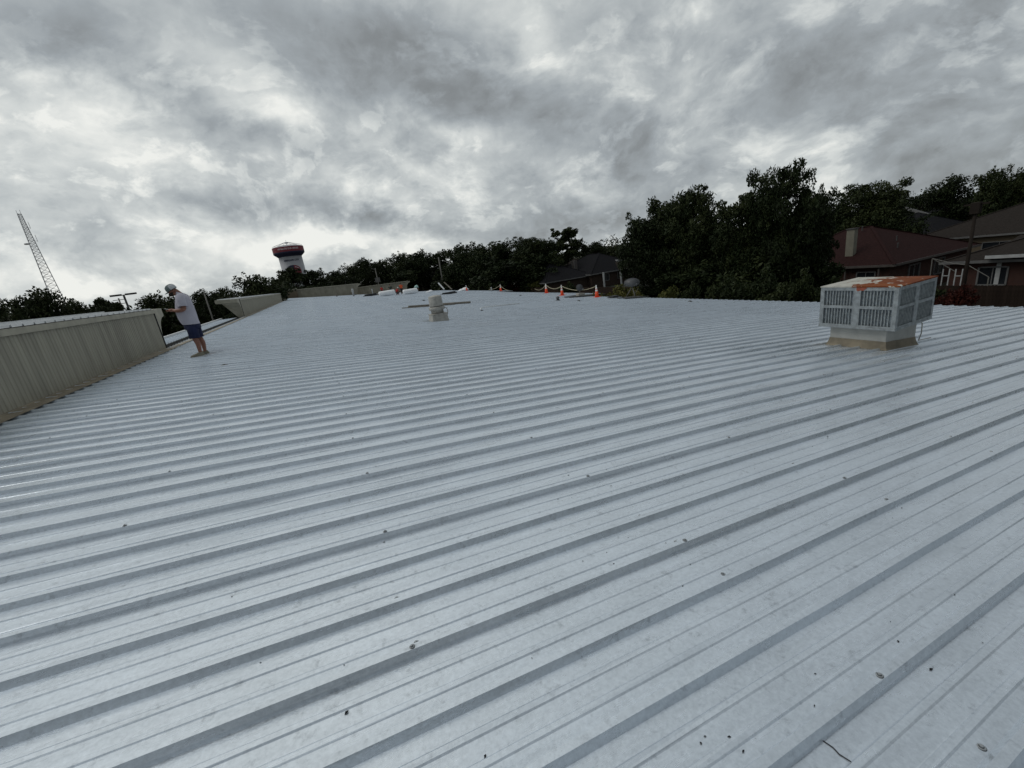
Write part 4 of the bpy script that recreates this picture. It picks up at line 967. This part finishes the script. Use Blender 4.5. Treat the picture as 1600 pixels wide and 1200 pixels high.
# middle tree line, left to right
mid = [('round2', 545, 411, 150, 36, 'tree right of the low gap after the water tower'), ('round1', 567, 402, 140, 42, 'round tree above the long far parapet'), ('round3', 600, 403, 145, 40, 'tree behind the left end of the farthest parapet'),
       ('round2', 625, 393, 140, 44, 'tree above the orange-topped roofer'), ('round1', 652, 391, 135, 46, 'tree behind the steep dark roof with the pale chimney'), ('airy1', 676, 396, 130, 30, 'thin tree left of the two tall poles'),
       ('tall1', 692, 392, 128, 30, 'narrow tree right behind the leaning utility pole'), ('round3', 722, 379, 100, 52, 'large tree right of the street light'), ('round1', 750, 381, 95, 50, 'second large dark tree right of the street light'),
       ('round2', 783, 373, 92, 56, 'large dark tree above the lone cone'), ('big3', 822, 368, 90, 60, 'highest crown of the dark mass left of the dark-roofed house'), ('round3', 855, 373, 88, 40, 'right-hand crown of the dark mass beside the tall thin tree'),
       ('thin1', 882, 354, 95, 34, 'tall thin ragged tree rising above the dark roof'), ('airy1', 899, 372, 105, 30, 'loose tree against the right side of the tall thin one'), ('round1', 929, 376, 125, 32, 'rounded tree above the dark house roof'),
       ('round2', 950, 383, 135, 34, 'low tree right behind the dark house'), ('round3', 968, 380, 130, 34, 'low tree touching the left side of the near clump'), ('bush1', 835, 395, 84, 70, 'dense low dark tree filling in left of the dark house'), ('bush1', 770, 400, 86, 80, 'dense low dark tree behind the far eave'),
       ('bush1', 700, 415, 105, 60, 'low dark tree behind the two leaning timber props'), ('bush1', 620, 418, 130, 60, 'low dark tree behind the roofers')]
for kind, px, py, D, w, lab in mid: tree(kind, px, py, D, w, lab, 'trees of the far tree line')
left = [('round3', -25, 462, 90, 70, 'tree cut by the left picture edge'), ('airy1', 10, 466, 88, 56, 'low tree left of the broad gappy tree'), ('round2', 54, 447, 72, 92, 'broad gappy tree left of the lattice mast, above the near parapet'), ('round1', 45, 462, 78, 70, 'dense tree behind the broad gappy one'), ('round2', 98, 463, 84, 66, 'dark tree at the foot of the lattice mast'),
        ('round3', 130, 478, 95, 50, 'low dark tree right of the mast foot'), ('flat1', 158, 464, 95, 54, 'umbrella-shaped tree left of the parking lot light'), ('round1', 188, 482, 100, 50, 'low tree under the parking lot light'), ('round2', 238, 456, 80, 72, 'rounded tree left of the man with the phone'), ('round3', 275, 462, 85, 50, 'dark tree directly behind the head of the man'),
        ('round1', 312, 452, 90, 54, 'dark tree right of the man with the phone'), ('round3', 345, 449, 100, 48, 'tree left of the large bushy tree over the second parapet'), ('round2', 388, 426, 72, 74, 'large bushy dark tree over the second parapet'),
        ('airy1', 432, 431, 110, 42, 'gappy tree left of the water tower foot'), ('flat1', 458, 417, 120, 54, 'spreading tree in front of the water tower shaft'), ('tall1', 492, 420, 118, 30, 'tree right of the water tower shaft'), ('round1', 520, 421, 125, 44, 'tree second to the right of the water tower'), ('bush1', 445, 440, 105, 70, 'low dark tree under the water tower'), ('bush1', 500, 435, 120, 90, 'low dark tree behind the long far parapet'),
        ('bush2', 285, 507, 26, 40, 'yellow-green leafy shrub above the canopy edge behind the man'), ('bush1', 20, 488, 66, 110, 'low dark tree at the far left behind the parapet cap'), ('bush1', 120, 487, 70, 110, 'low dark tree below the umbrella-shaped tree'), ('bush1', 205, 482, 74, 90, 'low dark tree under the twin parking lot light'), ('bush1', 370, 478, 70, 40, 'small dark tree seen under the coved parapet end')]
for kind, px, py, D, w, lab in left: tree(kind, px, py, D, w, lab, 'trees beyond the left roof edge')
# far woods, plus an unseen near ring behind camera added to darken rib faces
g = np.random.default_rng(5); cs, rs, per = [], [], []
for i in range(900):
    az = math.radians(-50+(140*i/520 if i < 520 else 152+180*(i-520)/380)); D = 165 if i < 520 else 62
    D = D+20*math.sin(i*.7)+g.uniform(-12, 12); hh = (5.2 if i < 520 else 12.5)+1.6*math.sin(i*.35)+g.uniform(-1.4, 1.8)
    for k in range(3): cs.append((math.sin(az)*D, math.cos(az)*D, GZ+hh*(k+.4)/2.2)); rs.append(2.9 if i < 520 else 4.2); per.append(42)
wm = mesh_quads('far_woods_and_added_ring', leaf_cloud(cs, rs, per, .42, 6, 1.), M_LEAF); o = link('far_woods_and_added_ring', wm); tag(o, kind='stuff')

# ------------------------------------------------------------------ houses behind the fence
def hip_house(label, x0, x1, y0, y1, ze, zr, wall_m, roof_m, trim, along='x', hip=None, name='house', oh=.45, zg=GZ):
    t = thing(name, label, 'house', ((x0+x1)/2, (y0+y1)/2, zg)); ox, oy = -(x0+x1)/2, -(y0+y1)/2
    def T(x, y, z): return (x+ox, y+oy, z-zg)
    mb = MB(); mb.box(x0+oh+ox, x1-oh+ox, y0+oh+oy, y1-oh+oy, 0, ze-zg-.05); mb.build('wall', wall_m, t)
    w = min(x1-x0, y1-y0)/2; hp = w if hip is None else hip; mb = MB()
    if along == 'x': r0, r1 = (x0+hp, (y0+y1)/2), (x1-hp, (y0+y1)/2)
    else: r0, r1 = ((x0+x1)/2, y0+hp), ((x0+x1)/2, y1-hp)
    vs = [T(x0,y0,ze), T(x1,y0,ze), T(x1,y1,ze), T(x0,y1,ze), T(*r0, zr), T(*r1, zr)]
    if along == 'x': fs = [(0,1,5,4), (1,2,5), (2,3,4,5), (3,0,4)]
    else: fs = [(0,1,4), (1,2,5,4), (2,3,5), (3,0,4,5)]
    mb.add(vs, fs+[(3,2,1,0)]); rf = mb.build('roof', roof_m, t)
    mb = MB()
    for a, b in (((x0,y0),(x1,y0)), ((x1,y0),(x1,y1)), ((x1,y1),(x0,y1)), ((x0,y1),(x0,y0))): mb.bar(T(*a, ze-.08), T(*b, ze-.08), .05, .18)
    mb.build('fascia', trim, t)
    mb = MB(); a, b = T(*r0, zr+.03), T(*r1, zr+.03); mb.bar(a, b, .3, .07)
    for c_, r_ in (((x0,y0), r0), ((x0,y1), r0 if along == 'x' else r1), ((x1,y0), r1 if along == 'x' else r0), ((x1,y1), r1)): mb.bar(T(*c_, ze+.02), T(*r_, zr+.02), .22, .05)
    mb.build('ridge_caps', roof_m, rf)
    return t, T, rf
def window(t, T, a, b, z0, z1, nrm):
    """vertical window between plan points a,b; nrm outward"""
    a = Vector((*a, 0)); b = Vector((*b, 0)); n_ = Vector((*nrm, 0)); mb = MB()
    def q(p, z, k): v = p+n_*k; return T(v.x, v.y, z)
    for p1, z1_, p2, z2_ in ((a, z0, b, z0), (a, z1, b, z1), (a, z0, a, z1), (b, z0, b, z1)): mb.bar(q(p1, z1_, .04), q(p2, z2_, .04), .09, .09)
    m_ = (a+b)/2; mb.bar(q(m_, z0, .035), q(m_, z1, .035), .05, .05)
    w = mb.build('window', M_HTRIM, t); mb = MB(); mb.add([q(a, z0, .02), q(b, z0, .02), q(b, z1, .02), q(a, z1, .02)], [(0, 1, 2, 3)]); mb.build('pane', M_GLASS, w)
# maroon-roofed house
ZE = -2.85
t, T, rf = hip_house('brick house with a maroon shingle roof and cream chimney behind the cooler', 41, 55, 18.2, 30.5, ZE, -.05, M_BR1, M_RSH1, M_HTRIMD, 'y', 5.2)
mb = MB(); x0, x1, y0, y1 = 42.7, 43.2, 22.0, 22.6
mb.box(T(x0,0,0)[0], T(x1,0,0)[0], T(0,y0,0)[1], T(0,y1,0)[1], -2.2-GZ, .05-GZ); mb.build('chimney', M_CHIM, rf)
mb = MB(); mb.box(T(x0-.06,0,0)[0], T(x1+.06,0,0)[0], T(0,y0-.06,0)[1], T(0,y1+.06,0)[1], .05-GZ, .13-GZ); mb.build('chimney_cap', M_GAP, rf)
for i, (x, y, z) in enumerate(((46.3, 20.6, -1.2), (47, 23.6, -.1), (45, 19.9, -1.7))):
    mb = MB(); mb.lathe([(.05, -.2), (.05, .15), (.08, .17), (.02, .2)], 10, T(x, y, z)); mb.build('flue', M_GAP, rf)
for a, b in (((44.2, 18.65), (45.8, 18.65)), ((48.2, 18.65), (49.8, 18.65))): window(t, T, a, b, -4.6, -3.3, (0, -1))
for a, b in (((41.45, 19.6), (41.45, 20.9)), ((41.45, 22.4), (41.45, 23.8)), ((41.45, 25.5), (41.45, 27.))): window(t, T, b, a, -4.7, -3.4, (-1, 0))
for yy in (19.2, 21.6, 24.6): mb = MB(); mb.box(T(41.1,0,0)[0], T(41.2,0,0)[0], T(0,yy,0)[1], T(0,yy+.1,0)[1], 0, ZE-GZ-.1); mb.build('porch_post', M_HTRIMD, t)
# low front wing of the maroon house
mb = MB()
vs = [T(40.6, 22.6, ZE-.02), T(44.5, 22.6, ZE-.02), T(44.5, 27.5, ZE-.02), T(40.6, 27.5, ZE-.02), T(40.6, 25., -1.35), T(46, 25., -1.35)]
mb.add(vs, [(0, 1, 5, 4), (2, 3, 4, 5), (3, 0, 4)]); mb.build('wing_roof', M_RSH1, t)
mb = MB(); mb.bar(T(40.55, 22.5, ZE-.02), T(40.55, 25., -1.32), .08, .2); mb.bar(T(40.55, 27.5, ZE-.02), T(40.55, 25., -1.32), .08, .2); mb.build('bargeboard', M_HTRIM, t)
# right-hand houses
t, T, rf = hip_house('grey-brown roofed brick house with a white porch post at the right edge', 41.6, 58, -6, 15.8, ZE-.05, -.15, M_BR1, M_RSH2, M_HTRIM, 'y', 8)
window(t, T, (42.05, 13.8), (42.05, 12.4), -4.6, -3.4, (-1, 0))
mb = MB(); mb.box(T(42,0,0)[0], T(42.22,0,0)[0], T(0,12.75,0)[1], T(0,12.97,0)[1], 0, ZE-GZ); mb.build('porch_post', M_WHITE, t)
mb = MB(); mb.add([T(41.3, 8, -2.55), T(41.3, 13.3, -2.55), T(46, 13.3, -1.7), T(46, 8, -1.7), T(41.3, 8, -2.75), T(41.3, 13.3, -2.75), T(46, 13.3, -2.75), T(46, 8, -2.75)], [(0,1,2,3),(7,6,5,4),(0,1,5,4),(1,2,6,5)]); mb.build('porch_roof', M_RSH2, t)
mb = MB(); mb.bar(T(41.25, 8, -2.66), T(41.25, 13.35, -2.66), .07, .2); mb.build('porch_fascia', M_WHITE, t)
t, T, rf = hip_house('large grey-brown roofed house with tan brick walls, behind the right-hand house', 67, 84, 9, 29.2, -2.9, .05, M_BR2, M_RSH2, M_HTRIM, 'y', 8.2)
window(t, T, (67.45, 25.5), (67.45, 24.3), -4.3, -3.3, (-1, 0)); window(t, T, (67.45, 22.2), (67.45, 19.6), -4.8, -3.7, (-1, 0))
t, T, rf = hip_house('small dark-roofed house half hidden by trees above the maroon roof', 80, 92, 31, 41, -2.9, .0, M_BR3, M_RSH3, M_HTRIM, 'y', 5)
mb = MB(); mb.box(T(79.6,0,0)[0], T(79.9,0,0)[0], T(0,32,0)[1], T(0,32.3,0)[1], 0, 2.7); mb.build('porch_post', M_HTRIM, t)
t, T, rf = hip_house('far charcoal-roofed house with a pale gable trim at upper right', 100, 114, 30, 44, -1.2, 1.1, M_BR2, M_RSH3, M_HTRIM, 'y', 6)
mb = MB(); mb.bar(T(99.5, 43.5, .8), T(99.5, 40, -.9), .3, .45); mb.build('bargeboard', M_HTRIM, t)
t, T, rf = hip_house('distant two-storey house with light windows below the right-hand trees', 118, 130, 24, 42, .9, 2.6, M_BR2, M_RSH3, M_HTRIM, 'y', 6)
for y_ in (27, 32, 37): window(t, T, (118.4, y_+2.6), (118.4, y_), -.9, .3, (-1, 0))
t, T, rf = hip_house('distant low house roof at the extreme right edge', 96, 110, 8, 22, -1.4, .95, M_BR2, M_RSH3, M_HTRIM, 'y', 6)
# dark-roofed houses in the middle
t, T, rf = hip_house('dark hip-roofed brick house behind the small round dish', 46.6, 60, 66.2, 82, -2.9, .55, M_BR3, M_RSH3, M_HTRIM, 'y', 6)
window(t, T, (49.5, 66.62), (51.0, 66.62), -4.5, -3.3, (0, -1)); window(t, T, (53, 66.62), (54.2, 66.62), -4.5, -3.3, (0, -1))
mb = MB(); q = T(47.8, 73., 0); mb.box(q[0]-.35, q[0]+.35, q[1]-.45, q[1]+.45, -2.3-GZ, -.2-GZ); mb.build('chimney', M_HTRIMD, rf)
for s in (-1, 1): mb = MB(); mb.box(q[0]-.40, q[0]-.34, q[1]+s*.42-.06, q[1]+s*.42+.06, -2.3-GZ, -.2-GZ); mb.build('chimney_trim', M_HTRIM, rf)
mb = MB()
for px in (943, 970):
    P_ = at(px, 428, Y=65.4); mb = MB(); q = T(P_.x, P_.y, 0); mb.box(q[0]-.13, q[0]+.13, q[1]-.1, q[1]+.1, 0, 2.75); mb.build('porch_post', M_WHITE, t)
mb = MB(); mb.add([T(53, 64.6, -2.85), T(60, 64.6, -2.85), T(60, 68.5, -1.5), T(54.2, 68.5, -1.5), T(53, 68.5, -2.85)], [(0,1,2,3),(0,3,4)]); mb.build('porch_roof', M_RSH2, t)
mb = MB(); mb.bar(T(53, 64.55, -2.92), T(60, 64.55, -2.92), .06, .2); mb.build('porch_fascia', M_HTRIM, t)
P_ = at(966, 410, Y=69); q = T(P_.x, 69, 0); mb = MB(); mb.box(q[0]-.55, q[0]+.55, q[1]-.4, q[1]+.4, 3., P_.z-GZ+.55); mb.build('chimney', M_WHITE, rf)
t, T, rf = hip_house('low dark-roofed wing house left of the dark hip-roofed house', 37.6, 48.5, 67.4, 80, -3.1, -.2, M_BR3, M_RSH3, M_HTRIM, 'x', 5)
t, T, rf = hip_house('farther brown roof peeping between the thin tree and the dark roof', 60, 72, 104, 118, -1.6, 1.6, M_BR3, M_RSH2, M_HTRIMD, 'y', 6)
t, T, rf = hip_house('steep charcoal-roofed house with a pale chimney behind the roofers', 30, 47, 146, 162, -1.9, 3.4, M_BR3, M_RSH3, M_HTRIMD, 'x', 7.5)
mb = MB(); P_ = at(661, 433, Y=146.5); q = T(P_.x, 147.2, 0); mb.box(q[0]-.8, q[0]+.8, q[1]-.5, q[1]+.5, 3.2, at(661, 424, Y=147).z-GZ); mb.build('chimney', M_HTRIM, rf)
P_ = at(813, 440, Y=95)
t = thing('white_shed', 'small white shed above the far fence by the red shrub', 'shed', (P_.x, 95, GZ)); zt = at(813, 434, Y=95).z-GZ
mb = MB(); mb.box(-1.2, 1.2, -1, 1, 0, zt-.3); mb.build('wall', M_HTRIM, t); mb = MB(); mb.box(-1.3, 1.3, -1.1, 1.1, zt-.3, zt); mb.build('roof', M_WHITE, t)

# ------------------------------------------------------------------ fences
def fence(label, x, y0, y1, zt, boards=True):
    t = thing('board_fence', label, 'fence', (x, y0, GZ)); hh = zt-GZ
    bw_ = .145; n = int((y1-y0)/bw_)
    mb = MB(); mb.box(-.011, .011, -.069, .069, .03, hh-.05); mb.add([(-.011, -.069, hh-.05), (.011, -.069, hh-.05), (.011, -.04, hh), (-.011, -.04, hh), (-.011, .04, hh), (.011, .04, hh), (.011, .069, hh-.05), (-.011, .069, hh-.05)], [(0,1,2,3),(3,2,5,4),(4,5,6,7),(0,3,4,7),(1,2,5,6)])
    me = mb.mesh('board', M_FENCE)
    if boards:
        for i in range(n): link('board', me, t, (random.uniform(-.004, .004), (i+.5)*bw_, random.uniform(-.015, .01)))
    else:
        mb = MB()
        for i in range(n): mb.box(-.011, .011, i*bw_+.004, i*bw_+.141, .03, hh+random.uniform(-.02, .02))
        tag(mb.build('boards', M_FENCE, t), kind='stuff')
    mb = MB(); mb.box(.015, .06, 0, y1-y0, .4, .49); mb.box(.015, .06, 0, y1-y0, hh-.4, hh-.31); mb.build('rail', M_FENCE, t)
    k = 0; yy = 0
    while yy < y1-y0: mb = MB(); mb.box(.062, .15, yy, yy+.09, 0, hh-.1); mb.build('post', M_FENCE, t); yy += 2.4
fence('brown timber board fence at the right, in front of the brick houses', 35.8, 2, 20, -3.72)
fence('long timber fence far off behind the cones', 36.4, 20.3, 92, -3.72, False)

# ------------------------------------------------------------------ poles, lamps, mast
def pole(label, P_base, ztop, r0, r1, m_=M_LPOLE, name='utility_pole', cat='pole', extra=None, grp=None):
    t = thing(name, label, cat, (P_base[0], P_base[1], GZ), 0, grp); h = ztop-GZ
    mb = MB(); mb.tube([(0, 0, 0), (0, 0, h)], [r0, r1], 10); mb.build('shaft', m_, t, True)
    if extra: extra(t, h)
    return t
def xf(t, h):
    mb = MB(); mb.box(-.17, .17, -.2, .2, h-.55, h+.05); mb.build('transformer', M_POLE, t, bevel=.04)
    mb = MB(); mb.bar((0, -.5, h-.05), (0, .5, h-.05), .07, .09); mb.build('crossarm', M_POLE, t)
q = at(1522, 318, X=33); pole('dark thin utility pole rising in front of the right-hand houses', (q.x, 11.34), q.z, .10, .075, M_POLE, extra=xf)
q = at(685, 402, Y=120); pole('plain tall utility pole, left one of the pair behind the far eave', (q.x, 120), q.z, .22, .15)
def arm(t, h):
    mb = MB(); mb.tube([(0, 0, h-2.6), (.6, 0, h-1.9), (1.3, 0, h-1.7)], .06, 8); mb.build('arm', M_LPOLE, t, True)
    mb = MB(); mb.box(1.2, 2., -.15, .15, h-1.8, h-1.64); mb.build('lamp_head', M_LPOLE, t, bevel=.03)
q = at(703, 400, Y=120); pole('utility pole with a curved street light arm, right one of the pair', (q.x, 120), q.z, .24, .16, extra=arm)
def globe(t, h):
    mb = MB(); mb.lathe([(.05, 0), (.22, .12), (.26, .3), (.18, .5), (.04, .56)], 14, (0, 0, h)); mb.build('globe', M_HTRIM, t, True)
q = at(776, 414, Y=84); pole('slim lamp post with a small round lamp before the dark trees', (q.x, 84), q.z, .07, .05, M_POLE, 'lamp_post', 'lamp', globe)
def twin(t, h):
    mb = MB(); mb.bar((-.3, 0, h), (.3, 0, h), .1, .1); mb.build('arm', M_GAP, t)
    for s in (-1, 1): mb = MB(); mb.box(s*.78-.62, s*.78+.62, -.3, .3, h-.06, h+.16); mb.build('lamp_head', M_GAP, t, bevel=.03)
q = at(193, 461, D=78); t = pole('tall parking lot light with twin flat heads left of the man', (q.x, q.y), q.z, .16, .12, M_GAP, 'parking_light', 'lamp', twin); t.rotation_euler = (0, 0, .28)
def cross(t, h):
    for k in (0, .9): mb = MB(); mb.bar((-1.2, 0, h-.4-k), (1.2, 0, h-.4-k), .12, .14); mb.build('crossarm', M_LPOLE, t)
q = at(185, 466, D=140); pole('small wooden pole with crossarms left of the parking lot light', (q.x, q.y), q.z, .2, .15, M_LPOLE, extra=cross)
q = at(319, 458, D=70); pole('pale bare pole right of the man, against the dark trees', (q.x, q.y), q.z, .11, .08, M_LPOLE)
def signbox(t, h):
    mb = MB(); mb.box(-.6, .6, -.06, .06, h-3.4, h-2.3); mb.build('sign_board', M_HTRIM, t); mb = MB(); mb.tube([(0, 0, h-.3), (-.9, 0, h)], .05, 6); mb.build('arm', M_LPOLE, t)
q = at(586, 419, Y=112); pole('pole with a small pale sign board above the farthest parapet', (q.x, 112), q.z, .12, .09, M_LPOLE, 'sign_pole', 'sign', signbox)

def mast():
    top = at(29, 334, D=300); t = thing('lattice_mast', 'tall grey lattice radio mast tapering upward at the left edge', 'mast', (top.x, top.y, GZ)); h = top.z-GZ
    def w(z): return (1.3+(h-z)*.085)/1.732
    lv = []; z = 0
    while z < h: lv.append(z); z += max(1.1, w(z)*.95)
    lv.append(h); A = [.4+i*2*math.pi/3 for i in range(3)]
    P_ = lambda i, z: Vector((math.cos(A[i])*w(z), math.sin(A[i])*w(z), z))
    for i in range(3): mb = MB(); mb.tube([P_(i, 0), P_(i, h)], .16, 6); mb.build('leg', M_MAST, t)
    mb = MB()
    for a, b in zip(lv[:-1], lv[1:]):
        for i in range(3):
            j = (i+1) % 3; mb.bar(P_(i, a), P_(j, a), .09); mb.bar(P_(i, a), P_(j, b), .08); mb.bar(P_(j, a), P_(i, b), .08)
    mb.build('bracing', M_MAST, t)
    for k, (z, dx) in enumerate(((h-13, -1.6), (h-6.2, 1.9), (h-12, 2.4))):
        mb = MB()
        if k == 0: mb.lathe([(.9, -.3), (1., 0), (.8, .3)], 12, (dx, 0, z)); mb.bar((0, 0, z), (dx, 0, z), .15)
        else: mb.bar((0, 0, z), (dx, 0, z), .12); mb.tube([(dx, 0, z-.4), (dx, 0, z+2.6)], .08, 6)
        mb.build('antenna', M_MAST, t)
    for i in range(2): mb = MB(); mb.tube([P_(i, h), P_(i, h)+Vector((0, 0, 1.6))], .07, 6); mb.build('antenna', M_MAST, t)
mast()

# ------------------------------------------------------------------ water tower with lettering
def water_tower():
    D = 400.; c = at(453, 400, D=D); Rb, Rs = 11.6, 8.8
    t = thing('water_tower', 'white pedestal water tower with red and navy lettered tank band', 'water tower', (c.x, c.y, GZ)); o = -GZ
    z1 = at(450, 386.5, D=D).z+o; z0 = z1-5.2; zs = z0-2.2
    M_TW = mat('tower_white', (.38, .39, .41), .6, 0, .08, .15); M_TR = mat('tower_red', (.20, .022, .036), .6, 0, .08, .3); M_TN = mat('tower_navy', (.018, .022, .06), .6); M_TT = mat('tower_lettering', (.75, .62, .64), .6)
    mb = MB(); mb.lathe([(Rs+1.2, 0), (Rs, 8), (Rs-.1, zs+.1)], 48); mb.build('shaft', M_TW, t, True)
    mb = MB(); mb.lathe([(Rb, z0+1.4), (Rb, z1)], 48, cap=False); mb.build('red_band', M_TR, t, True)
    mb = MB(); mb.lathe([(Rs, zs), (Rb-.2, z0+.1), (Rb, z0+.4), (Rb, z0+1.4)], 48, cap=False); mb.build('navy_skirt', M_TN, t, True)
    mb = MB(); mb.lathe([(Rb, z1), (Rb*.92, z1+.5), (Rb*.6, z1+1.4), (Rb*.25, z1+1.9), (.1, z1+2.0)], 48, cap=False); mb.build('dome', M_TW, t, True)
    mb = MB(); mb.lathe([(1.2, z1+3.), (1.2, z1+3.9), (.3, z1+4.1)], 12); mb.tube([(0, 0, z1+4), (0, 0, z1+5.6)], .12, 6)
    for a in range(0, 360, 30): mb.tube([(math.cos(R(a))*1.2, math.sin(R(a))*1.2, z1+3.9), (math.cos(R(a))*Rb*.95, math.sin(R(a))*Rb*.95, z1+1.1)], .13, 5)
    mb.build('top_railing', M_MAST, t)
    def ring_text(txt, size, z, rad, m_, a0=0., wide=1.):
        cu = bpy.data.curves.new('lettering', 'FONT'); cu.body = txt; cu.size = size; cu.align_x = 'CENTER'; cu.align_y = 'CENTER'; cu.extrude = .0; cu.offset = size*.03
        ob = bpy.data.objects.new('tmp', cu); COL.objects.link(ob); bpy.context.view_layer.update()
        me = bpy.data.meshes.new_from_object(ob.evaluated_get(bpy.context.evaluated_depsgraph_get())); COL.objects.unlink(ob); bpy.data.objects.remove(ob)
        fa = math.atan2(-c.y, -c.x)      # side facing the camera
        for v in me.vertices:
            a = fa+a0+v.co.x*wide/rad; zz = v.co.y; v.co = (math.cos(a)*rad, math.sin(a)*rad, z+zz)
        me.materials.clear(); me.materials.append(m_); link('lettering', me, t)
    ring_text('WE SALUTE OUR HEROES', 1.75, z0+3.4, Rb+.08, M_TT, 0, .80)
    zt = at(456, 407.5, D=D).z+o
    ring_text('MISSOURI CITY', 1.75, zt, Rs+.08, M_TN, .05)
    # emblem: navy and red swoosh panel with small stars
    fa = math.atan2(-c.y, -c.x); ze_ = at(457, 415, D=D).z+o
    def patch(a0, a1, f0, f1, m_, name='emblem'):
        mb = MB(); vs = []; n = 10
        for i in range(n+1):
            a = a0+(a1-a0)*i/n; ang = fa+a/Rs; rr = Rs+.1
            vs += [(math.cos(ang)*rr, math.sin(ang)*rr, f0(a)), (math.cos(ang)*rr, math.sin(ang)*rr, f1(a))]
        mb.add(vs, [(2*i, 2*i+2, 2*i+3, 2*i+1) for i in range(n)]); mb.build(name, m_, t)
    el_ = lambda a: ze_-4.5+4.5*math.sqrt(max(0, 1-(a/6.)**2))
    patch(-5.9, .8, lambda a: ze_-6.5, el_, M_TN); patch(.8, 5.9, lambda a: ze_-6.5, el_, M_TR)
    patch(1.5, 5.2, lambda a: el_(a)-1.6-.1, lambda a: el_(a)-1.1, M_TT)
    for (a, dz) in ((-4.2, -1.3), (-2.9, -.9), (-3.4, -2.3), (-1.7, -2.6)): 
        mb = MB(); ang = fa+a/Rs; cc_ = Vector((math.cos(ang)*(Rs+.2), math.sin(ang)*(Rs+.2), el_(a)+dz)); rt = Vector((-math.sin(ang), math.cos(ang), 0)); vs = []
        for k in range(10):
            r_ = .45 if k % 2 == 0 else .18; b = math.pi/2+k*math.pi/5; vs.append(cc_+rt*math.cos(b)*r_+Vector((0, 0, math.sin(b)*r_)))
        mb.add(vs, [tuple(range(10))]); mb.build('star', M_CWHITE, t)
water_tower()

# ------------------------------------------------------------------ yard things above the right-hand fence
t = thing('swing_frame', 'light metal swing frame behind the fence right of the cooler', 'swing frame', (38.6, 15.2, GZ))
mb = MB()
A = [at(1457, 404, X=39), at(1492, 424, X=39), at(1512, 414, X=38.6), at(1545, 433, X=38.6), at(1490, 412, X=38.8)]
base = Vector((38.6, 15.2, GZ))
for a, b in ((A[0], A[1]), (A[2], A[3]), (A[4], A[0]), (A[4], A[2])): mb.tube([a-base, b-base], .022, 6)
mb.tube([A[0]-base, Vector((A[0].x, A[0].y, GZ))-base], .035, 6); mb.tube([A[3]-base, Vector((A[3].x, A[3].y, GZ))-base], .035, 6)
mb.build('frame', M_LPOLE, t)
for k, px in enumerate((1474, 1494)):
    q = at(px, 440, X=37.6); t = thing('garden_chair', ['white garden chair showing over the fence, nearer the cooler', 'white garden chair showing over the fence, farther from the cooler'][k], 'chair', (q.x, q.y, GZ), 0, 'white garden chairs')
    zt = at(px+4, 421, X=37.6).z-GZ
    for s in (-.16, .16): mb = MB(); mb.bar((.1, s, 0), (.2, s, zt), .05); mb.build('back_post', M_WHITE, t)
    mb = MB(); mb.box(-.3, .2, -.27, .27, .42, .47); mb.build('seat', M_WHITE, t)
    for s in (-.25, .25): mb = MB(); mb.bar((-.28, s, 0), (-.28, s, .44), .05); mb.build('leg', M_WHITE, t)
    for i in range(3): mb = MB(); zz = .55+(zt-1.0)*i/2; mb.box(.12, .16, -.16, .16, zz, zz+.05); mb.build('back_slat', M_WHITE, t)
